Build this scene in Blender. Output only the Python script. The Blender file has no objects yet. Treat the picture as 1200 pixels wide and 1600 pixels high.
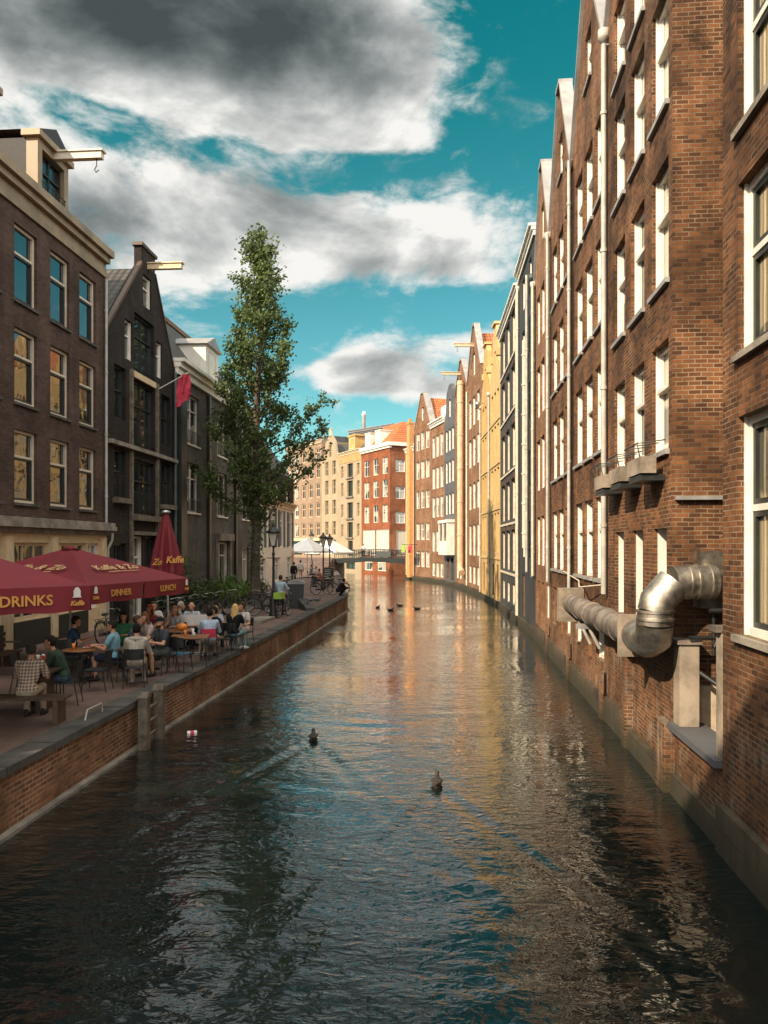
import bpy, bmesh, math, random
import numpy as np
from mathutils import Vector, Matrix
R = math.radians
rnd = random.Random(7)
SC = bpy.context.scene
COL = SC.collection

# ---------------------------------------------------------------- camera, sky, sun, exposure
cd = bpy.data.cameras.new("camera")
cd.sensor_fit = 'AUTO'; cd.sensor_width = 36.0; cd.lens = 27.0
cd.shift_y = 53 / 1600
cd.clip_start = 0.1; cd.clip_end = 4000
cam = bpy.data.objects.new("camera", cd); COL.objects.link(cam)
cam.location = (0, 0, 4.0); cam.rotation_euler = (R(90), 0, 0)
SC.camera = cam

SUN_EL, SUN_AZ = 34.0, 44.0           # azimuth: degrees to the left of straight behind the camera
sd = Vector((-math.sin(R(SUN_AZ)) * math.cos(R(SUN_EL)), -math.cos(R(SUN_AZ)) * math.cos(R(SUN_EL)), math.sin(R(SUN_EL))))
sl = bpy.data.lights.new("sun", 'SUN'); sl.energy = 4.2; sl.angle = R(0.5); sl.color = (1.0, 0.81, 0.58)
sun = bpy.data.objects.new("sun", sl); COL.objects.link(sun)
sun.rotation_euler = sd.to_track_quat('Z', 'Y').to_euler(); sun.location = (-30, -30, 40)

SC.view_settings.view_transform = 'Standard'; SC.view_settings.look = 'None'
SC.view_settings.exposure = 0.80; SC.view_settings.gamma = 1.0; SC.view_settings.use_curve_mapping = False
SC.render.engine = 'CYCLES'
SC.cycles.use_denoising = True
SC.cycles.max_bounces = 6; SC.cycles.diffuse_bounces = 3; SC.cycles.glossy_bounces = 4
SC.cycles.sample_clamp_indirect = 6.0; SC.cycles.caustics_reflective = False; SC.cycles.caustics_refractive = False

class NT:
    """small helper for node trees"""
    def __init__(s, nt): s.nt = nt; s.x = 0
    def n(s, typ, **kw):
        nd = s.nt.nodes.new(typ); nd.location = (s.x, 0); s.x += 40
        ins = kw.pop('i', {})
        for k, v in kw.items(): setattr(nd, k, v)
        for k, v in ins.items():
            if isinstance(v, bpy.types.NodeSocket): s.nt.links.new(v, nd.inputs[k])
            else: nd.inputs[k].default_value = v
        return nd
    def m(s, op, a, b=0.0, c=0.0, clamp=False):
        return s.n('ShaderNodeMath', operation=op, use_clamp=clamp, i={0: a, 1: b, 2: c}).outputs[0]
    def mixc(s, f, a, b, blend='MIX'):
        nd = s.n('ShaderNodeMix', data_type='RGBA', blend_type=blend, i={0: f, 6: a, 7: b}); return nd.outputs[2]
    def sstep(s, x, lo, hi, a=0.0, b=1.0):
        return s.n('ShaderNodeMapRange', interpolation_type='SMOOTHSTEP', i={0: x, 1: lo, 2: hi, 3: a, 4: b}).outputs[0]
    def link(s, a, b): s.nt.links.new(a, b)

def c4(c): return (c[0], c[1], c[2], 1.0)

def make_world():
    w = bpy.data.worlds.new("World"); SC.world = w; w.use_nodes = True
    t = NT(w.node_tree); w.node_tree.nodes.clear()
    sky = t.n('ShaderNodeTexSky', sky_type='NISHITA', sun_disc=False, sun_elevation=R(SUN_EL), sun_rotation=R(180 + SUN_AZ),
              altitude=0.0, air_density=1.0, dust_density=0.6, ozone_density=3.0)
    tc = t.n('ShaderNodeTexCoord')
    d = tc.outputs['Generated']
    sp = t.n('ShaderNodeSeparateXYZ', i={0: d})
    x, y, z = sp.outputs
    az = t.m('ARCTAN2', x, y); el = t.m('ARCSINE', z)
    v1 = t.n('ShaderNodeVectorMath', operation='MULTIPLY', i={0: d, 1: (1.0, 1.0, 1.9)}).outputs[0]
    nz = t.n('ShaderNodeTexNoise', i={'Vector': v1, 'Scale': 4.2, 'Detail': 11.0, 'Roughness': 0.60, 'Distortion': 0.25}).outputs[0]
    v2 = t.n('ShaderNodeVectorMath', operation='ADD', i={0: v1, 1: (-0.035, 0.0, 0.06)}).outputs[0]
    nz2 = t.n('ShaderNodeTexNoise', i={'Vector': v2, 'Scale': 4.2, 'Detail': 6.0, 'Roughness': 0.55, 'Distortion': 0.25}).outputs[0]
    def g(a0, e0, sx, sy, amp):
        u = t.m('DIVIDE', t.m('SUBTRACT', az, a0), sx); v = t.m('DIVIDE', t.m('SUBTRACT', el, e0), sy)
        q = t.m('ADD', t.m('MULTIPLY', u, u), t.m('MULTIPLY', v, v))
        return t.m('MULTIPLY', t.m('POWER', 2.71828, t.m('MULTIPLY', q, -1.0)), amp)
    def total(lst):
        s = g(*lst[0])
        for q in lst[1:]: s = t.m('ADD', s, g(*q))
        return s
    B = total([(-.28, .58, .36, .13, .38), (-.02, .53, .11, .10, .23), (-.34, .39, .24, .08, .24), (-.16, .385, .08, .035, .15), (.07, .385, .14, .055, .28),
               (-.03, .225, .085, .030, .34), (-.30, .33, .12, .035, .12), (.09, .20, .09, .016, .15), (.11, .262, .08, .012, .08), (.16, .45, .05, .03, .10), (.20, .49, .03, .05, .08),
               (.21, .58, .12, .11, -.24), (-.05, .30, .07, .028, -.20), (-.10, .455, .06, .028, -.24), (-.36, .485, .07, .024, -.26), (-.20, .470, .05, .024, -.24), (-.02, .455, .06, .022, -.12), (.07, .292, .10, .020, -.16), (-.08, .155, .25, .03, -.08), (.02, .445, .05, .025, -.12)])
    D = t.m('ADD', nz, B)
    fine = t.n('ShaderNodeTexNoise', i={'Vector': v1, 'Scale': 13.0, 'Detail': 8.0, 'Roughness': 0.62, 'Distortion': 0.4}).outputs[0]
    D = t.m('ADD', D, t.m('MULTIPLY', t.m('SUBTRACT', fine, 0.5), 0.16))
    mask = t.m('MAXIMUM', t.sstep(D, 0.555, 0.70), t.m('MULTIPLY', t.sstep(fine, 0.50, 0.74), t.sstep(D, 0.36, 0.60, 0.0, 0.75)))
    dark = total([(-.24, .61, .28, .085, .74), (-.36, .38, .17, .06, .32), (-.10, .40, .10, .03, .18), (.05, .345, .16, .02, .18), (-.44, .55, .12, .06, .25), (-.03, .200, .10, .012, .16), (-.30, .44, .06, .02, -.25)])
    shade = t.m('MULTIPLY', t.m('SUBTRACT', nz2, nz), 2.0)
    big = t.n('ShaderNodeTexNoise', i={'Vector': v1, 'Scale': 6.5, 'Detail': 5.0, 'Roughness': 0.55}).outputs[0]
    var = t.m('MULTIPLY', t.m('SUBTRACT', big, 0.47), 1.7)
    body = t.m('MULTIPLY', t.sstep(D, 0.62, 0.98), 0.20)
    dsum = t.m('ADD', dark, t.m('MULTIPLY', t.m('MULTIPLY', var, t.m('ADD', dark, 0.30)), 1.0))
    dk = t.m('ADD', t.m('ADD', t.m('MULTIPLY', dsum, t.sstep(D, 0.52, 0.74)), body), shade, clamp=True)
    CB = 5.4
    cI = t.m('MULTIPLY', CB, t.m('POWER', 0.09, dk))
    ccol = t.mixc(1.0, t.mixc(dk, (1, .985, .945, 1), (.80, 1.0, 1.03, 1)), t.n('ShaderNodeCombineColor', i={0: cI, 1: cI, 2: cI}).outputs[0], 'MULTIPLY')
    # the clear sky: deep teal overhead, paler towards the horizon
    tint = t.mixc(t.sstep(el, 0.05, 0.62), (0.60, 0.98, 0.74, 1), (0.050, 0.80, 0.50, 1))
    skyc = t.mixc(1.0, sky.outputs[0], tint, 'MULTIPLY')
    col = t.mixc(mask, skyc, ccol)
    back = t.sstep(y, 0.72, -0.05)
    hi = t.mixc(mask, (11.0, 10.7, 10.0, 1), (23.0, 21.8, 20.0, 1))  # unseen sky behind and above the view, brightened as added fill light
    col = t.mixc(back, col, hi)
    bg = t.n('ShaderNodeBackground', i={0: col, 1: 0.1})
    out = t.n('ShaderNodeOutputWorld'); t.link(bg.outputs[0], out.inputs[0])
make_world()

# ---------------------------------------------------------------- materials
MATS = {}
def newmat(name):
    m = bpy.data.materials.new(name); m.use_nodes = True
    t = NT(m.node_tree)
    b = m.node_tree.nodes['Principled BSDF']
    MATS[name] = m
    return m, t, b

def plain(name, col, rough=0.6, metal=0.0, var=0.25, scale=3.0, bump=0.0, bscale=40.0, spec=0.5, hue=0.0, sheen=0.0):
    """a surface with uneven tone, wear and a little relief"""
    m, t, b = newmat(name)
    tc = t.n('ShaderNodeTexCoord').outputs['Object']
    oi = t.n('ShaderNodeObjectInfo').outputs['Random']
    off = t.n('ShaderNodeVectorMath', operation='ADD', i={0: tc, 1: t.n('ShaderNodeCombineXYZ', i={0: t.m('MULTIPLY', oi, 31.0), 1: oi}).outputs[0]}).outputs[0]
    nz = t.n('ShaderNodeTexNoise', i={'Vector': off, 'Scale': scale, 'Detail': 7.0, 'Roughness': 0.65}).outputs[0]
    lo = tuple(max(0, c * (1 - var)) for c in col); hi = tuple(min(1, c * (1 + var)) for c in col)
    cc = t.mixc(t.sstep(nz, 0.3, 0.7), c4(lo), c4(hi))
    t.link(cc, b.inputs['Base Color'])
    b.inputs['Metallic'].default_value = metal
    t.link(t.m('ADD', t.m('MULTIPLY', nz, 0.25), rough - 0.12, clamp=True), b.inputs['Roughness'])
    b.inputs['Specular IOR Level'].default_value = spec
    if bump:
        n2 = t.n('ShaderNodeTexNoise', i={'Vector': tc, 'Scale': bscale, 'Detail': 5.0}).outputs[0]
        t.link(t.n('ShaderNodeBump', i={'Strength': bump, 'Distance': 0.02, 'Height': n2}).outputs[0], b.inputs['Normal'])
    return m

def brick(name, c1, c2, mortar, bw=0.21, rh=0.072, ms=0.010, var=0.35, grime=0.5, bump=0.6, axis='xy', efflo=0.0, bias=0.0, soot=0.0):
    m, t, b = newmat(name)
    tc = t.n('ShaderNodeTexCoord').outputs['Object']
    sp = t.n('ShaderNodeSeparateXYZ', i={0: tc}); x, y, z = sp.outputs
    u = t.m('ADD', x, y)
    wob = t.n('ShaderNodeTexNoise', i={'Vector': tc, 'Scale': 1.3, 'Detail': 2.0}).outputs[0]
    zz = t.m('ADD', z, t.m('MULTIPLY', wob, 0.03))
    vec = t.n('ShaderNodeCombineXYZ', i={0: u, 1: zz}).outputs[0]
    nm = t.n('ShaderNodeTexNoise', i={'Vector': tc, 'Scale': 0.75, 'Detail': 5.0, 'Roughness': 0.7}).outputs[0]
    mort = t.mixc(t.sstep(nm, 0.40, 0.60), c4(tuple(q * .42 for q in mortar)), c4(mortar))
    bt = t.n('ShaderNodeTexBrick', i={'Vector': vec, 'Color1': c4(c1), 'Color2': c4(c2), 'Mortar': mort, 'Scale': 1.0, 'Mortar Size': ms,
             'Mortar Smooth': 0.25, 'Bias': bias, 'Brick Width': bw, 'Row Height': rh})
    bt.offset = 0.5; bt.squash = 1.0
    # per-brick tone from a coarse noise, large stains, vertical streaks
    n1 = t.n('ShaderNodeTexNoise', i={'Vector': tc, 'Scale': 9.0, 'Detail': 3.0}).outputs[0]
    n2 = t.n('ShaderNodeTexNoise', i={'Vector': tc, 'Scale': 0.55, 'Detail': 6.0, 'Roughness': 0.6}).outputs[0]
    sv = t.n('ShaderNodeCombineXYZ', i={0: t.m('MULTIPLY', u, 2.4), 1: t.m('MULTIPLY', z, 0.22)}).outputs[0]
    n3 = t.n('ShaderNodeTexNoise', i={'Vector': sv, 'Scale': 1.0, 'Detail': 5.0}).outputs[0]
    f1 = t.m('ADD', 1.0 - var * 0.5, t.m('MULTIPLY', n1, var))
    f2 = t.sstep(n2, 0.30, 0.68, 1.0 - grime, 1.12)
    f3 = t.sstep(n3, 0.30, 0.62, 1.0 - grime * 0.45, 1.05)
    f = t.m('MULTIPLY', t.m('MULTIPLY', f1, f2), f3)
    if soot:                                         # soot settled on the upper storeys in uneven patches
        n5 = t.n('ShaderNodeTexNoise', i={'Vector': tc, 'Scale': 0.9, 'Detail': 8.0, 'Roughness': 0.7}).outputs[0]
        f = t.m('MULTIPLY', f, t.m('SUBTRACT', 1.0, t.m('MULTIPLY', t.sstep(n5, 0.42, 0.60), t.sstep(z, 4.5, 12.0, 0.12, soot))))
    g = t.n('ShaderNodeCombineColor', i={0: f, 1: f, 2: f}).outputs[0]
    col = t.mixc(1.0, bt.outputs['Color'], g, 'MULTIPLY')
    if efflo:                                        # pale salts and lime runs near the water
        n4 = t.n('ShaderNodeTexNoise', i={'Vector': sv, 'Scale': 2.0, 'Detail': 8.0, 'Roughness': 0.7}).outputs[0]
        iso = t.n('ShaderNodeTexNoise', i={'Vector': tc, 'Scale': 1.7, 'Detail': 8.0, 'Roughness': 0.72}).outputs[0]
        e = t.m('MULTIPLY', t.m('MULTIPLY', t.sstep(n4, 0.40, 0.66), t.sstep(iso, 0.46, 0.62)), t.sstep(z, 3.2, 0.6, 0.0, efflo))
        col = t.mixc(e, col, (0.42, 0.38, 0.31, 1))
        moss = t.m('MULTIPLY', t.sstep(z, 0.75, 0.05, 0.0, 0.85), t.sstep(n2, 0.3, 0.55))
        col = t.mixc(moss, col, (0.026, 0.027, 0.015, 1))
    t.link(col, b.inputs['Base Color'])
    b.inputs['Roughness'].default_value = 0.85; b.inputs['Specular IOR Level'].default_value = 0.25
    h = t.m('ADD', t.m('MULTIPLY', bt.outputs['Fac'], -1.0), t.m('MULTIPLY', n1, 0.5))
    t.link(t.n('ShaderNodeBump', i={'Strength': bump, 'Distance': 0.012, 'Height': h}).outputs[0], b.inputs['Normal'])
    return m

def tiles(name, c1, c2, axis, pitch=0.26, row=0.30, var=0.5):
    """pantiles: ridges down the slope, courses across it"""
    m, t, b = newmat(name)
    tc = t.n('ShaderNodeTexCoord').outputs['Object']
    sp = t.n('ShaderNodeSeparateXYZ', i={0: tc}); x, y, z = sp.outputs
    u = y if axis == 'y' else x
    rr = t.m('FRACT', t.m('DIVIDE', z, row))
    uu = t.m('DIVIDE', u, pitch)
    wv = t.m('ABSOLUTE', t.m('SINE', t.m('MULTIPLY', uu, math.pi)))
    cell = t.n('ShaderNodeCombineXYZ', i={0: t.m('FLOOR', uu), 1: t.m('FLOOR', t.m('DIVIDE', z, row))}).outputs[0]
    wn = t.n('ShaderNodeTexWhiteNoise', noise_dimensions='2D', i={'Vector': cell}).outputs[0]
    n2 = t.n('ShaderNodeTexNoise', i={'Vector': tc, 'Scale': 0.8, 'Detail': 6.0}).outputs[0]
    f = t.m('ADD', t.m('MULTIPLY', wn, 0.6), t.m('MULTIPLY', n2, 0.5), clamp=True)
    gap = t.m('MULTIPLY', t.sstep(wv, 0.0, 0.45, 0.35, 1.0), t.sstep(rr, 0.0, 0.30, 0.25, 1.0))
    t.link(t.mixc(1.0, t.mixc(f, c4(c1), c4(c2)), t.n('ShaderNodeCombineColor', i={0: gap, 1: gap, 2: gap}).outputs[0], 'MULTIPLY'), b.inputs['Base Color'])
    b.inputs['Roughness'].default_value = 0.7
    h = t.m('ADD', wv, t.m('MULTIPLY', rr, -0.6))
    t.link(t.n('ShaderNodeBump', i={'Strength': 1.0, 'Distance': 0.06, 'Height': h}).outputs[0], b.inputs['Normal'])
    return m

def glass(name, col, rough=0.03, ior=2.0, wav=0.05, mixcol=None):
    m, t, b = newmat(name)
    tc = t.n('ShaderNodeTexCoord').outputs['Object']
    oi = t.n('ShaderNodeObjectInfo').outputs['Random']
    off = t.n('ShaderNodeVectorMath', operation='ADD', i={0: tc, 1: t.n('ShaderNodeCombineXYZ', i={0: t.m('MULTIPLY', oi, 57.0), 1: t.m('MULTIPLY', oi, 13.0), 2: t.m('MULTIPLY', oi, 91.0)}).outputs[0]}).outputs[0]
    nz = t.n('ShaderNodeTexNoise', i={'Vector': off, 'Scale': 0.9, 'Detail': 2.0}).outputs[0]
    if mixcol is None: b.inputs['Base Color'].default_value = c4(col)
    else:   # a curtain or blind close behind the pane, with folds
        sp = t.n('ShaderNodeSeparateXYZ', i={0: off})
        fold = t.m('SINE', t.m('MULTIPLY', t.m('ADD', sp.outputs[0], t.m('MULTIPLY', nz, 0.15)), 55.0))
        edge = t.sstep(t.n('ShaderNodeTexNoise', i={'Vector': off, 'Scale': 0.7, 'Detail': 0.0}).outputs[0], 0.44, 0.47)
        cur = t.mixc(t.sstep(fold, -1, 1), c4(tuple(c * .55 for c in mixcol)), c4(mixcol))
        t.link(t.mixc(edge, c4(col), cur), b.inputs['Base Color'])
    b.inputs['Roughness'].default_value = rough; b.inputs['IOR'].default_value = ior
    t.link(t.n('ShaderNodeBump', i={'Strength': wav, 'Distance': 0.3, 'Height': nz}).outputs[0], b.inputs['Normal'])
    return m

M = {}
M['brick_brown'] = brick('warehouse brick', (0.27, 0.118, 0.050), (0.105, 0.046, 0.024), (0.30, 0.225, 0.155), rh=0.070, bw=0.20, ms=0.008, grime=0.6, efflo=0.55)
M['brick_near'] = brick('near red brick', (0.255, 0.105, 0.043), (0.085, 0.036, 0.018), (0.34, 0.25, 0.165), rh=0.071, bw=0.195, ms=0.0085, grime=0.62, soot=0.62, efflo=0.5)
M['brick_orange'] = brick('orange brick', (0.30, 0.135, 0.064), (0.16, 0.072, 0.038), (0.38, 0.29, 0.20), grime=0.3)
M['brick_red'] = brick('bright red brick', (0.30, 0.085, 0.030), (0.21, 0.056, 0.022), (0.35, 0.20, 0.12), grime=0.25)
M['brick_dark'] = brick('dark brown brick', (0.105, 0.064, 0.050), (0.062, 0.038, 0.032), (0.13, 0.10, 0.082), rh=0.07, ms=0.008, grime=0.35)
M['brick_soot'] = brick('sooty brick', (0.045, 0.033, 0.028), (0.019, 0.016, 0.015), (0.045, 0.038, 0.033), grime=0.4)
M['brick_grey'] = brick('grey painted brick', (0.150, 0.142, 0.128), (0.105, 0.100, 0.090), (0.17, 0.16, 0.14), grime=0.3)
M['brick_quay'] = brick('quay brick', (0.36, 0.155, 0.070), (0.17, 0.072, 0.038), (0.42, 0.34, 0.25), rh=0.075, bw=0.22, ms=0.011, grime=0.5)
M['black_wall'] = plain('black painted wall', (0.030, 0.032, 0.035), 0.7, var=0.3, scale=1.0, bump=0.3, bscale=14)
M['black_wall2'] = plain('charcoal painted wall', (0.040, 0.040, 0.042), 0.7, var=0.3, scale=0.8, bump=0.3, bscale=14)
M['slate_wall'] = plain('slate grey wall', (0.085, 0.088, 0.095), 0.7, var=0.25, scale=0.8)
M['yellow_wall'] = plain('yellow render', (0.48, 0.31, 0.115), 0.8, var=0.16, scale=0.7, bump=0.15, bscale=20)
M['yellow_wall2'] = plain('pale yellow render', (0.52, 0.36, 0.16), 0.8, var=0.14, scale=0.7, bump=0.15, bscale=20)
M['cream_wall'] = plain('cream render', (0.35, 0.275, 0.18), 0.8, var=0.12, scale=0.6, bump=0.1, bscale=20)
M['tan_wall'] = plain('tan panels', (0.28, 0.195, 0.13), 0.8, var=0.15, scale=0.6)
M['peach_wall'] = plain('peach render', (0.60, 0.36, 0.19), 0.8, var=0.15, scale=0.7)
M['white'] = plain('white paint', (0.72, 0.69, 0.62), 0.45, var=0.10, scale=2.5, bump=0.05)
M['cream'] = plain('cream paint', (0.60, 0.47, 0.30), 0.5, var=0.12, scale=2.5, bump=0.05)
M['dark_frame'] = plain('dark green black paint', (0.018, 0.022, 0.020), 0.4, var=0.2)
M['stone'] = plain('weathered stone', (0.23, 0.205, 0.17), 0.85, var=0.4, scale=2.0, bump=0.5, bscale=18)
M['stone_dark'] = plain('dark kerb stone', (0.070, 0.064, 0.057), 0.8, var=0.45, scale=1.6, bump=0.5, bscale=14)
M['plaster'] = plain('stained plaster', (0.40, 0.33, 0.24), 0.85, var=0.5, scale=1.2, bump=0.4, bscale=10)
M['plinth'] = brick('stained plinth', (0.125, 0.095, 0.066), (0.070, 0.057, 0.042), (0.06, 0.05, 0.038), bw=1.3, rh=.34, ms=.006, grime=.55, efflo=.12)
M['cornice_tan'] = plain('tan cornice paint', (0.27, 0.20, 0.125), 0.5, var=0.25, scale=1.5)
M['offwhite'] = plain('off white sash paint', (0.60, 0.53, 0.42), 0.45, var=0.1, scale=2.5)
M['concrete'] = plain('concrete', (0.26, 0.215, 0.165), 0.85, var=0.45, scale=1.6, bump=0.3, bscale=16)
M['zinc'] = plain('zinc coping', (0.30, 0.295, 0.285), 0.55, var=0.2, scale=2.0, metal=0.2)
M['pipe_grey'] = plain('grey drainpipe', (0.42, 0.41, 0.37), 0.5, var=0.2, scale=3)
M['pipe_dark'] = plain('dark drainpipe', (0.06, 0.075, 0.075), 0.5, var=0.2, scale=3)
M['pipe_cream'] = plain('cream drainpipe', (0.62, 0.54, 0.42), 0.5, var=0.15, scale=3)
M['pipe_salmon'] = plain('salmon flue', (0.64, 0.42, 0.27), 0.6, var=0.15, scale=2)
M['pipe_ochre'] = plain('ochre flue', (0.48, 0.27, 0.11), 0.7, var=0.15, scale=2)
M['steel'] = plain('duct steel', (0.44, 0.40, 0.34), 0.48, metal=1.0, var=0.35, scale=5.0, bump=0.10, bscale=7)
M['rust_steel'] = plain('dull duct wrap', (0.24, 0.20, 0.17), 0.55, metal=0.5, var=0.5, scale=2.2, bump=0.35, bscale=7)
M['iron'] = plain('black iron', (0.016, 0.018, 0.018), 0.45, var=0.3, scale=5)
M['tile_orange'] = tiles('orange pantiles', (0.36, 0.095, 0.028), (0.56, 0.19, 0.06), 'y')
M['tile_orange_x'] = tiles('orange pantiles along', (0.36, 0.095, 0.028), (0.56, 0.19, 0.06), 'x')
M['tile_grey'] = tiles('grey pantiles', (0.045, 0.043, 0.040), (0.115, 0.108, 0.098), 'x', pitch=0.3, row=0.28)
M['tile_soot'] = tiles('sooty pantiles', (0.035, 0.031, 0.028), (0.085, 0.075, 0.063), 'y', pitch=0.3, row=0.28)
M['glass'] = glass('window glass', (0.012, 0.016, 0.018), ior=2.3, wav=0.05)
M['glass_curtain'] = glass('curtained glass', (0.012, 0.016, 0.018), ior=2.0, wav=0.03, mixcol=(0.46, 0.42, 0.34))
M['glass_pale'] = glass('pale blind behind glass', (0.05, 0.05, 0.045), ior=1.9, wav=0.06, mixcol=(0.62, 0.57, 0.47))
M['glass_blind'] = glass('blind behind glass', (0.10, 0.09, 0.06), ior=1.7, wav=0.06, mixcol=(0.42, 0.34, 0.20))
M['shutter'] = plain('brown wood boards', (0.16, 0.085, 0.04), 0.6, var=0.35, scale=3, bump=0.2)
M['wood'] = plain('table wood', (0.25, 0.11, 0.045), 0.4, var=0.35, scale=5, bump=0.1)
M['wood_dark'] = plain('dark bench wood', (0.075, 0.042, 0.026), 0.5, var=0.4, scale=5, bump=0.2)
M['wood_old'] = plain('weathered timber', (0.14, 0.115, 0.085), 0.85, var=0.45, scale=5, bump=0.5, bscale=22)
M['awning'] = plain('maroon canvas', (0.175, 0.015, 0.024), 0.75, var=0.12, scale=1.5, bump=0.12, bscale=5)
M['canvas_white'] = plain('white canvas', (0.72, 0.70, 0.66), 0.8, var=0.08, scale=1.5)
M['gold'] = plain('gold lettering', (0.60, 0.30, 0.07), 0.55, var=0.08)
M['gold_pale'] = plain('pale gold script', (0.55, 0.36, 0.17), 0.6, var=0.08)
M['pole_white'] = plain('grey parasol pole', (0.42, 0.40, 0.36), 0.4, var=0.1, metal=0.3)
M['rubber'] = plain('tyre rubber', (0.018, 0.018, 0.018), 0.7, var=0.2)
M['chrome'] = plain('bike metal', (0.45, 0.45, 0.44), 0.35, metal=0.9, var=0.2)
M['leather'] = plain('saddle vinyl', (0.03, 0.024, 0.020), 0.5, var=0.2)
M['chair_seat'] = plain('dark chair plastic', (0.02, 0.026, 0.03), 0.45, var=0.2)
M['chair_blue'] = plain('blue chair seat', (0.05, 0.13, 0.19), 0.5, var=0.2)
M['lampglass'] = plain('frosted lamp glass', (0.60, 0.58, 0.52), 0.25, var=0.1)
M['trunk'] = plain('bark', (0.085, 0.065, 0.048), 0.9, var=0.45, scale=6, bump=0.9, bscale=26)
M['board'] = plain('chalkboard', (0.02, 0.022, 0.02), 0.6, var=0.2)
M['red_cloth'] = plain('red flag cloth', (0.55, 0.045, 0.085), 0.7, var=0.2, scale=4)
M['bin'] = plain('dark bin plastic', (0.030, 0.034, 0.036), 0.5, var=0.2)
M['green_crate'] = plain('lime green crate', (0.33, 0.50, 0.06), 0.5, var=0.15)
M['feather'] = plain('dark duck feathers', (0.035, 0.028, 0.022), 0.7, var=0.5, scale=18)
M['pigeon'] = plain('grey pigeon feathers', (0.10, 0.105, 0.115), 0.7, var=0.4, scale=18)
M['beak'] = plain('yellow beak', (0.45, 0.27, 0.05), 0.5, var=0.1)
M['food_orange'] = plain('orange drink', (0.75, 0.24, 0.03), 0.3, var=0.1)
M['food_red'] = plain('red dish', (0.5, 0.07, 0.03), 0.4, var=0.2)
M['cup'] = plain('cup porcelain', (0.75, 0.73, 0.70), 0.3, var=0.05)
M['skin'] = plain('skin', (0.50, 0.26, 0.16), 0.55, var=0.10, scale=6)

def leafmat(name, a, bcol, scale=0.9):
    m, t, b = newmat(name)
    tc = t.n('ShaderNodeTexCoord').outputs['Object']
    nz = t.n('ShaderNodeTexNoise', i={'Vector': tc, 'Scale': scale, 'Detail': 3.0}).outputs[0]
    gi = t.n('ShaderNodeNewGeometry').outputs['Random Per Island']
    f = t.m('ADD', t.m('MULTIPLY', t.sstep(nz, 0.35, 0.65), 0.55), t.m('MULTIPLY', gi, 0.45))
    col = t.mixc(f, c4(a), c4(bcol)); t.link(col, b.inputs['Base Color'])
    b.inputs['Roughness'].default_value = 0.5; b.inputs['Specular IOR Level'].default_value = 0.35
    tr = t.n('ShaderNodeBsdfTranslucent', i={0: col})
    mx = t.n('ShaderNodeMixShader', i={0: 0.28, 1: b.outputs[0], 2: tr.outputs[0]})
    t.link(mx.outputs[0], m.node_tree.nodes['Material Output'].inputs[0])
    return m
M['leaf'] = leafmat('tree leaves', (0.032, 0.056, 0.017), (0.150, 0.205, 0.062))
M['leaf_ivy'] = leafmat('ivy leaves', (0.022, 0.042, 0.014), (0.085, 0.125, 0.035))
M['leaf_bright'] = leafmat('fresh green leaves', (0.05, 0.10, 0.02), (0.15, 0.22, 0.05))

def cloth(name, col, plaid=False):
    m, t, b = newmat(name)
    tc = t.n('ShaderNodeTexCoord').outputs['Object']
    nz = t.n('ShaderNodeTexNoise', i={'Vector': tc, 'Scale': 9.0, 'Detail': 4.0, 'Distortion': 0.8}).outputs[0]
    base = t.mixc(t.sstep(nz, 0.3, 0.7), c4(tuple(c * .78 for c in col)), c4(tuple(min(1, c * 1.12) for c in col)))
    if plaid:
        sp = t.n('ShaderNodeSeparateXYZ', i={0: tc})
        a = t.sstep(t.m('ABSOLUTE', t.m('SINE', t.m('MULTIPLY', sp.outputs[1], 58.0))), 0.55, 0.75)
        c = t.sstep(t.m('ABSOLUTE', t.m('SINE', t.m('MULTIPLY', sp.outputs[2], 58.0))), 0.55, 0.75)
        base = t.mixc(t.m('MULTIPLY', t.m('ADD', a, c), 0.42), (0.58, 0.47, 0.36, 1), (0.075, 0.05, 0.05, 1))
    t.link(base, b.inputs['Base Color']); b.inputs['Roughness'].default_value = 0.9; b.inputs['Specular IOR Level'].default_value = 0.2
    t.link(t.n('ShaderNodeBump', i={'Strength': 0.35, 'Distance': 0.03, 'Height': nz}).outputs[0], b.inputs['Normal'])
    return m

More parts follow.
